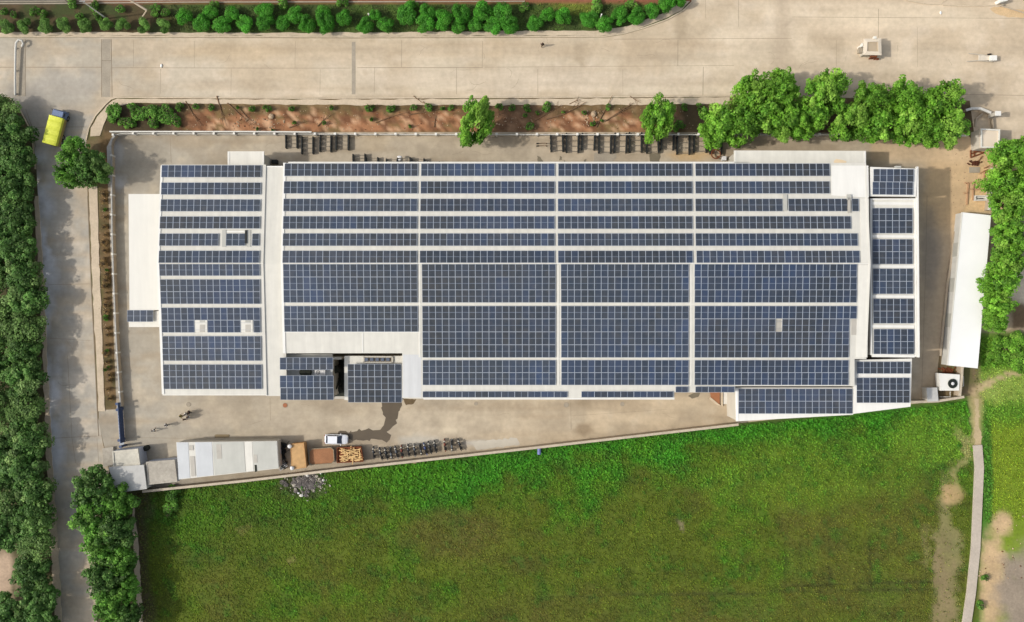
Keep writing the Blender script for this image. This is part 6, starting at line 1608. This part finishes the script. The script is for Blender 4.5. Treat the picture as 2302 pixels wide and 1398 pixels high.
# ================================================================== people
def skin_mesh(name, pts, edges, radii, m, lv=1, root=0):
    me = bpy.data.meshes.new(name); me.from_pydata(pts, edges, []); o = bpy.data.objects.new(name, me); COL.objects.link(o)
    md = o.modifiers.new('s', 'SKIN'); sub = o.modifiers.new('u', 'SUBSURF'); sub.levels = lv; sub.render_levels = lv
    for v, r in zip(me.skin_vertices[0].data, radii): v.radius = (r, r)
    me.skin_vertices[0].data[root].use_root = True
    dg = bpy.context.evaluated_depsgraph_get(); dg.update(); ev = o.evaluated_get(dg)
    out = bpy.data.meshes.new_from_object(ev); bpy.data.objects.remove(o); out.materials.clear(); out.materials.append(m)
    out.polygons.foreach_set('use_smooth', [True] * len(out.polygons)); return out
def person(label, px, py, rz, shirt, trousers, stride=.22, armsw=.25):
    c = P(px, py); t = thing('person', label, 'person', (c.x, c.y, 0), rz, 'people in the yard' if py > 500 else None)
    s = stride; aw = armsw
    J = {'pelvis': ((0, 0, .93), .13), 'waist': ((0, .01, 1.08), .125), 'chest': ((0, .02, 1.28), .15), 'neck0': ((0, .0, 1.43), .08), 'neck': ((0, .01, 1.5), .055), 'chin': ((0, .035, 1.56), .075), 'head': ((0, .03, 1.64), .095), 'crown': ((0, .02, 1.71), .07)}
    E = [('pelvis', 'waist'), ('waist', 'chest'), ('chest', 'neck0'), ('neck0', 'neck'), ('neck', 'chin'), ('chin', 'head'), ('head', 'crown')]
    for sd, n in ((-1, 'l'), (1, 'r')):
        f = s * sd; g = -aw * sd
        J['hip' + n] = ((sd * .1, 0, .88), .095); J['knee' + n] = ((sd * .11, f * .55 + .03, .49), .065); J['ank' + n] = ((sd * .11, f - .02, .09), .042); J['toe' + n] = ((sd * .13, f + .17, .04), .035)
        J['sh' + n] = ((sd * .18, 0, 1.4), .065); J['el' + n] = ((sd * .25, g * .4 - .03, 1.13), .045); J['wr' + n] = ((sd * .26, g + .06, .89), .03); J['palm' + n] = ((sd * .26, g + .09, .82), .032)
        E += [('pelvis', 'hip' + n), ('hip' + n, 'knee' + n), ('knee' + n, 'ank' + n), ('ank' + n, 'toe' + n), ('neck0', 'sh' + n), ('sh' + n, 'el' + n), ('el' + n, 'wr' + n), ('wr' + n, 'palm' + n)]
        for k in range(4):
            dy = (k - 1.5) * .02; q = (sd * .26 - .005, g + .1 + dy, .77); r = (sd * .25, g + .115 + dy, .735 - (.012 if k in (1, 2) else 0))
            J['f%d' % k + n] = (q, .009); J['g%d' % k + n] = (r, .008); E += [('palm' + n, 'f%d' % k + n), ('f%d' % k + n, 'g%d' % k + n)]
        J['th' + n] = ((sd * .25, g + .14, .8), .01); E.append(('palm' + n, 'th' + n))
    nm = list(J); ix = {k: i for i, k in enumerate(nm)}
    J['nose'] = None; del J['nose']
    body = skin_mesh('body', [J[k][0] for k in nm], [(ix[a], ix[b]) for a, b in E], [J[k][1] for k in nm], M_skin, 1, ix['pelvis'])
    o = bpy.data.objects.new('body', body); COL.objects.link(o); o.parent = t
    def cloth(n, names, edges, m, grow):
        i2 = {k: i for i, k in enumerate(names)}
        me = skin_mesh(n, [J[k][0] for k in names], [(i2[a], i2[b]) for a, b in edges], [J[k][1] + grow for k in names], m); ob = bpy.data.objects.new(n, me); COL.objects.link(ob); ob.parent = t
    cloth('shirt', ['pelvis', 'waist', 'chest', 'neck0', 'shl', 'ell', 'shr', 'elr'], [('pelvis', 'waist'), ('waist', 'chest'), ('chest', 'neck0'), ('neck0', 'shl'), ('shl', 'ell'), ('neck0', 'shr'), ('shr', 'elr')], shirt, .02)
    cloth('trousers', ['pelvis', 'hipl', 'kneel', 'ankl', 'hipr', 'kneer', 'ankr'], [('pelvis', 'hipl'), ('hipl', 'kneel'), ('kneel', 'ankl'), ('pelvis', 'hipr'), ('hipr', 'kneer'), ('kneer', 'ankr')], trousers, .018)
    mb = MB(); mb.ball((0, .005, 1.7), (.1, .115, .095), 12, 8); mb.build('hair', M_hair, t, True, local=True)
    mb = MB(); mb.ball((0, .13, 1.62), (.014, .03, .022), 8, 5); mb.build('nose', M_skin, t, True, local=True)
    return t
W_, G_, K_ = mat('white_cloth', L(226, 224, 216), .9, .04, 3), mat('grey_cloth', L(112, 114, 116), .9, .06, 3), mat('black_cloth', L(46, 46, 46), .9, .06, 3)
Y_, B_ = mat('olive_yellow_cloth', L(150, 140, 62), .9, .06, 3), mat('brown_cloth', L(92, 70, 48), .9, .06, 3)
person('person in a white shirt walking alone, lowest of those in the yard', 350, 966, .5, W_, K_)
person('person in a pale grey shirt walking between the lone walker and the group', 379, 954, 2.1, mat('pale_grey_cloth', L(196, 196, 192), .9, .04, 3), G_, .15)
person('person in olive yellow clothes at the left of the group in the yard', 412, 934, -.9, Y_, B_, .1)
person('person in a white shirt in the middle of the standing group', 424, 929, 2.4, W_, K_, .08)
person('person in dark clothes at the top right of the standing group', 430, 925, 2.0, K_, K_, .08)
person('person in brown clothes and pale trousers at the bottom of the standing group', 420, 941, .3, B_, W_, .1)
person('person in grey shirt at the right of the standing group', 428, 936, 1.5, G_, mat('pale_grey_cloth', (0, 0, 0)), .08)
person('person in dark clothes standing alone on the upper road', 1219, 104, .2, K_, B_, .2)

# ================================================================== light and camera
world = bpy.data.worlds.new('World'); scene.world = world; world.use_nodes = True
nt = world.node_tree; bg = nt.nodes['Background']; sky = nt.nodes.new('ShaderNodeTexSky'); sky.sky_type = 'NISHITA'; sky.sun_disc = False
EL, AZ = 42.0, 262.5
sky.sun_elevation = math.radians(EL); sky.sun_rotation = math.radians(AZ); sky.dust_density = 3.0; sky.air_density = 1.2
hs = nt.nodes.new('ShaderNodeHueSaturation'); hs.inputs['Saturation'].default_value = .5   # milky, dusty sky
nt.links.new(sky.outputs[0], hs.inputs['Color']); nt.links.new(hs.outputs[0], bg.inputs[0]); bg.inputs[1].default_value = .15
sd = bpy.data.lights.new('sun', 'SUN'); sd.energy = 2.3; sd.angle = math.radians(1.8); sd.color = (1, .95, .87)
so = bpy.data.objects.new('sun', sd); COL.objects.link(so)
v = Vector((math.sin(math.radians(AZ)) * math.cos(math.radians(EL)), math.cos(math.radians(AZ)) * math.cos(math.radians(EL)), math.sin(math.radians(EL))))
so.rotation_euler = v.to_track_quat('Z', 'Y').to_euler(); so.location = v * 200
cd = bpy.data.cameras.new('camera'); co = bpy.data.objects.new('camera', cd); COL.objects.link(co)
co.location = (0, 0, H); co.rotation_euler = (0, 0, 0)
cd.sensor_fit = 'HORIZONTAL'; cd.angle = 2 * math.atan(2302 * S / 2 / H); cd.clip_end = 6000; cd.clip_start = 1
scene.camera = co
scene.view_settings.view_transform = 'Standard'; scene.view_settings.look = 'None'
scene.view_settings.exposure = .24; scene.view_settings.gamma = 1
for o in scene.objects:
    if '_o' in o: del o['_o']
    if len(str(o.get('label', '')).split()) > 16: print('LONG', o.name, o['label'])
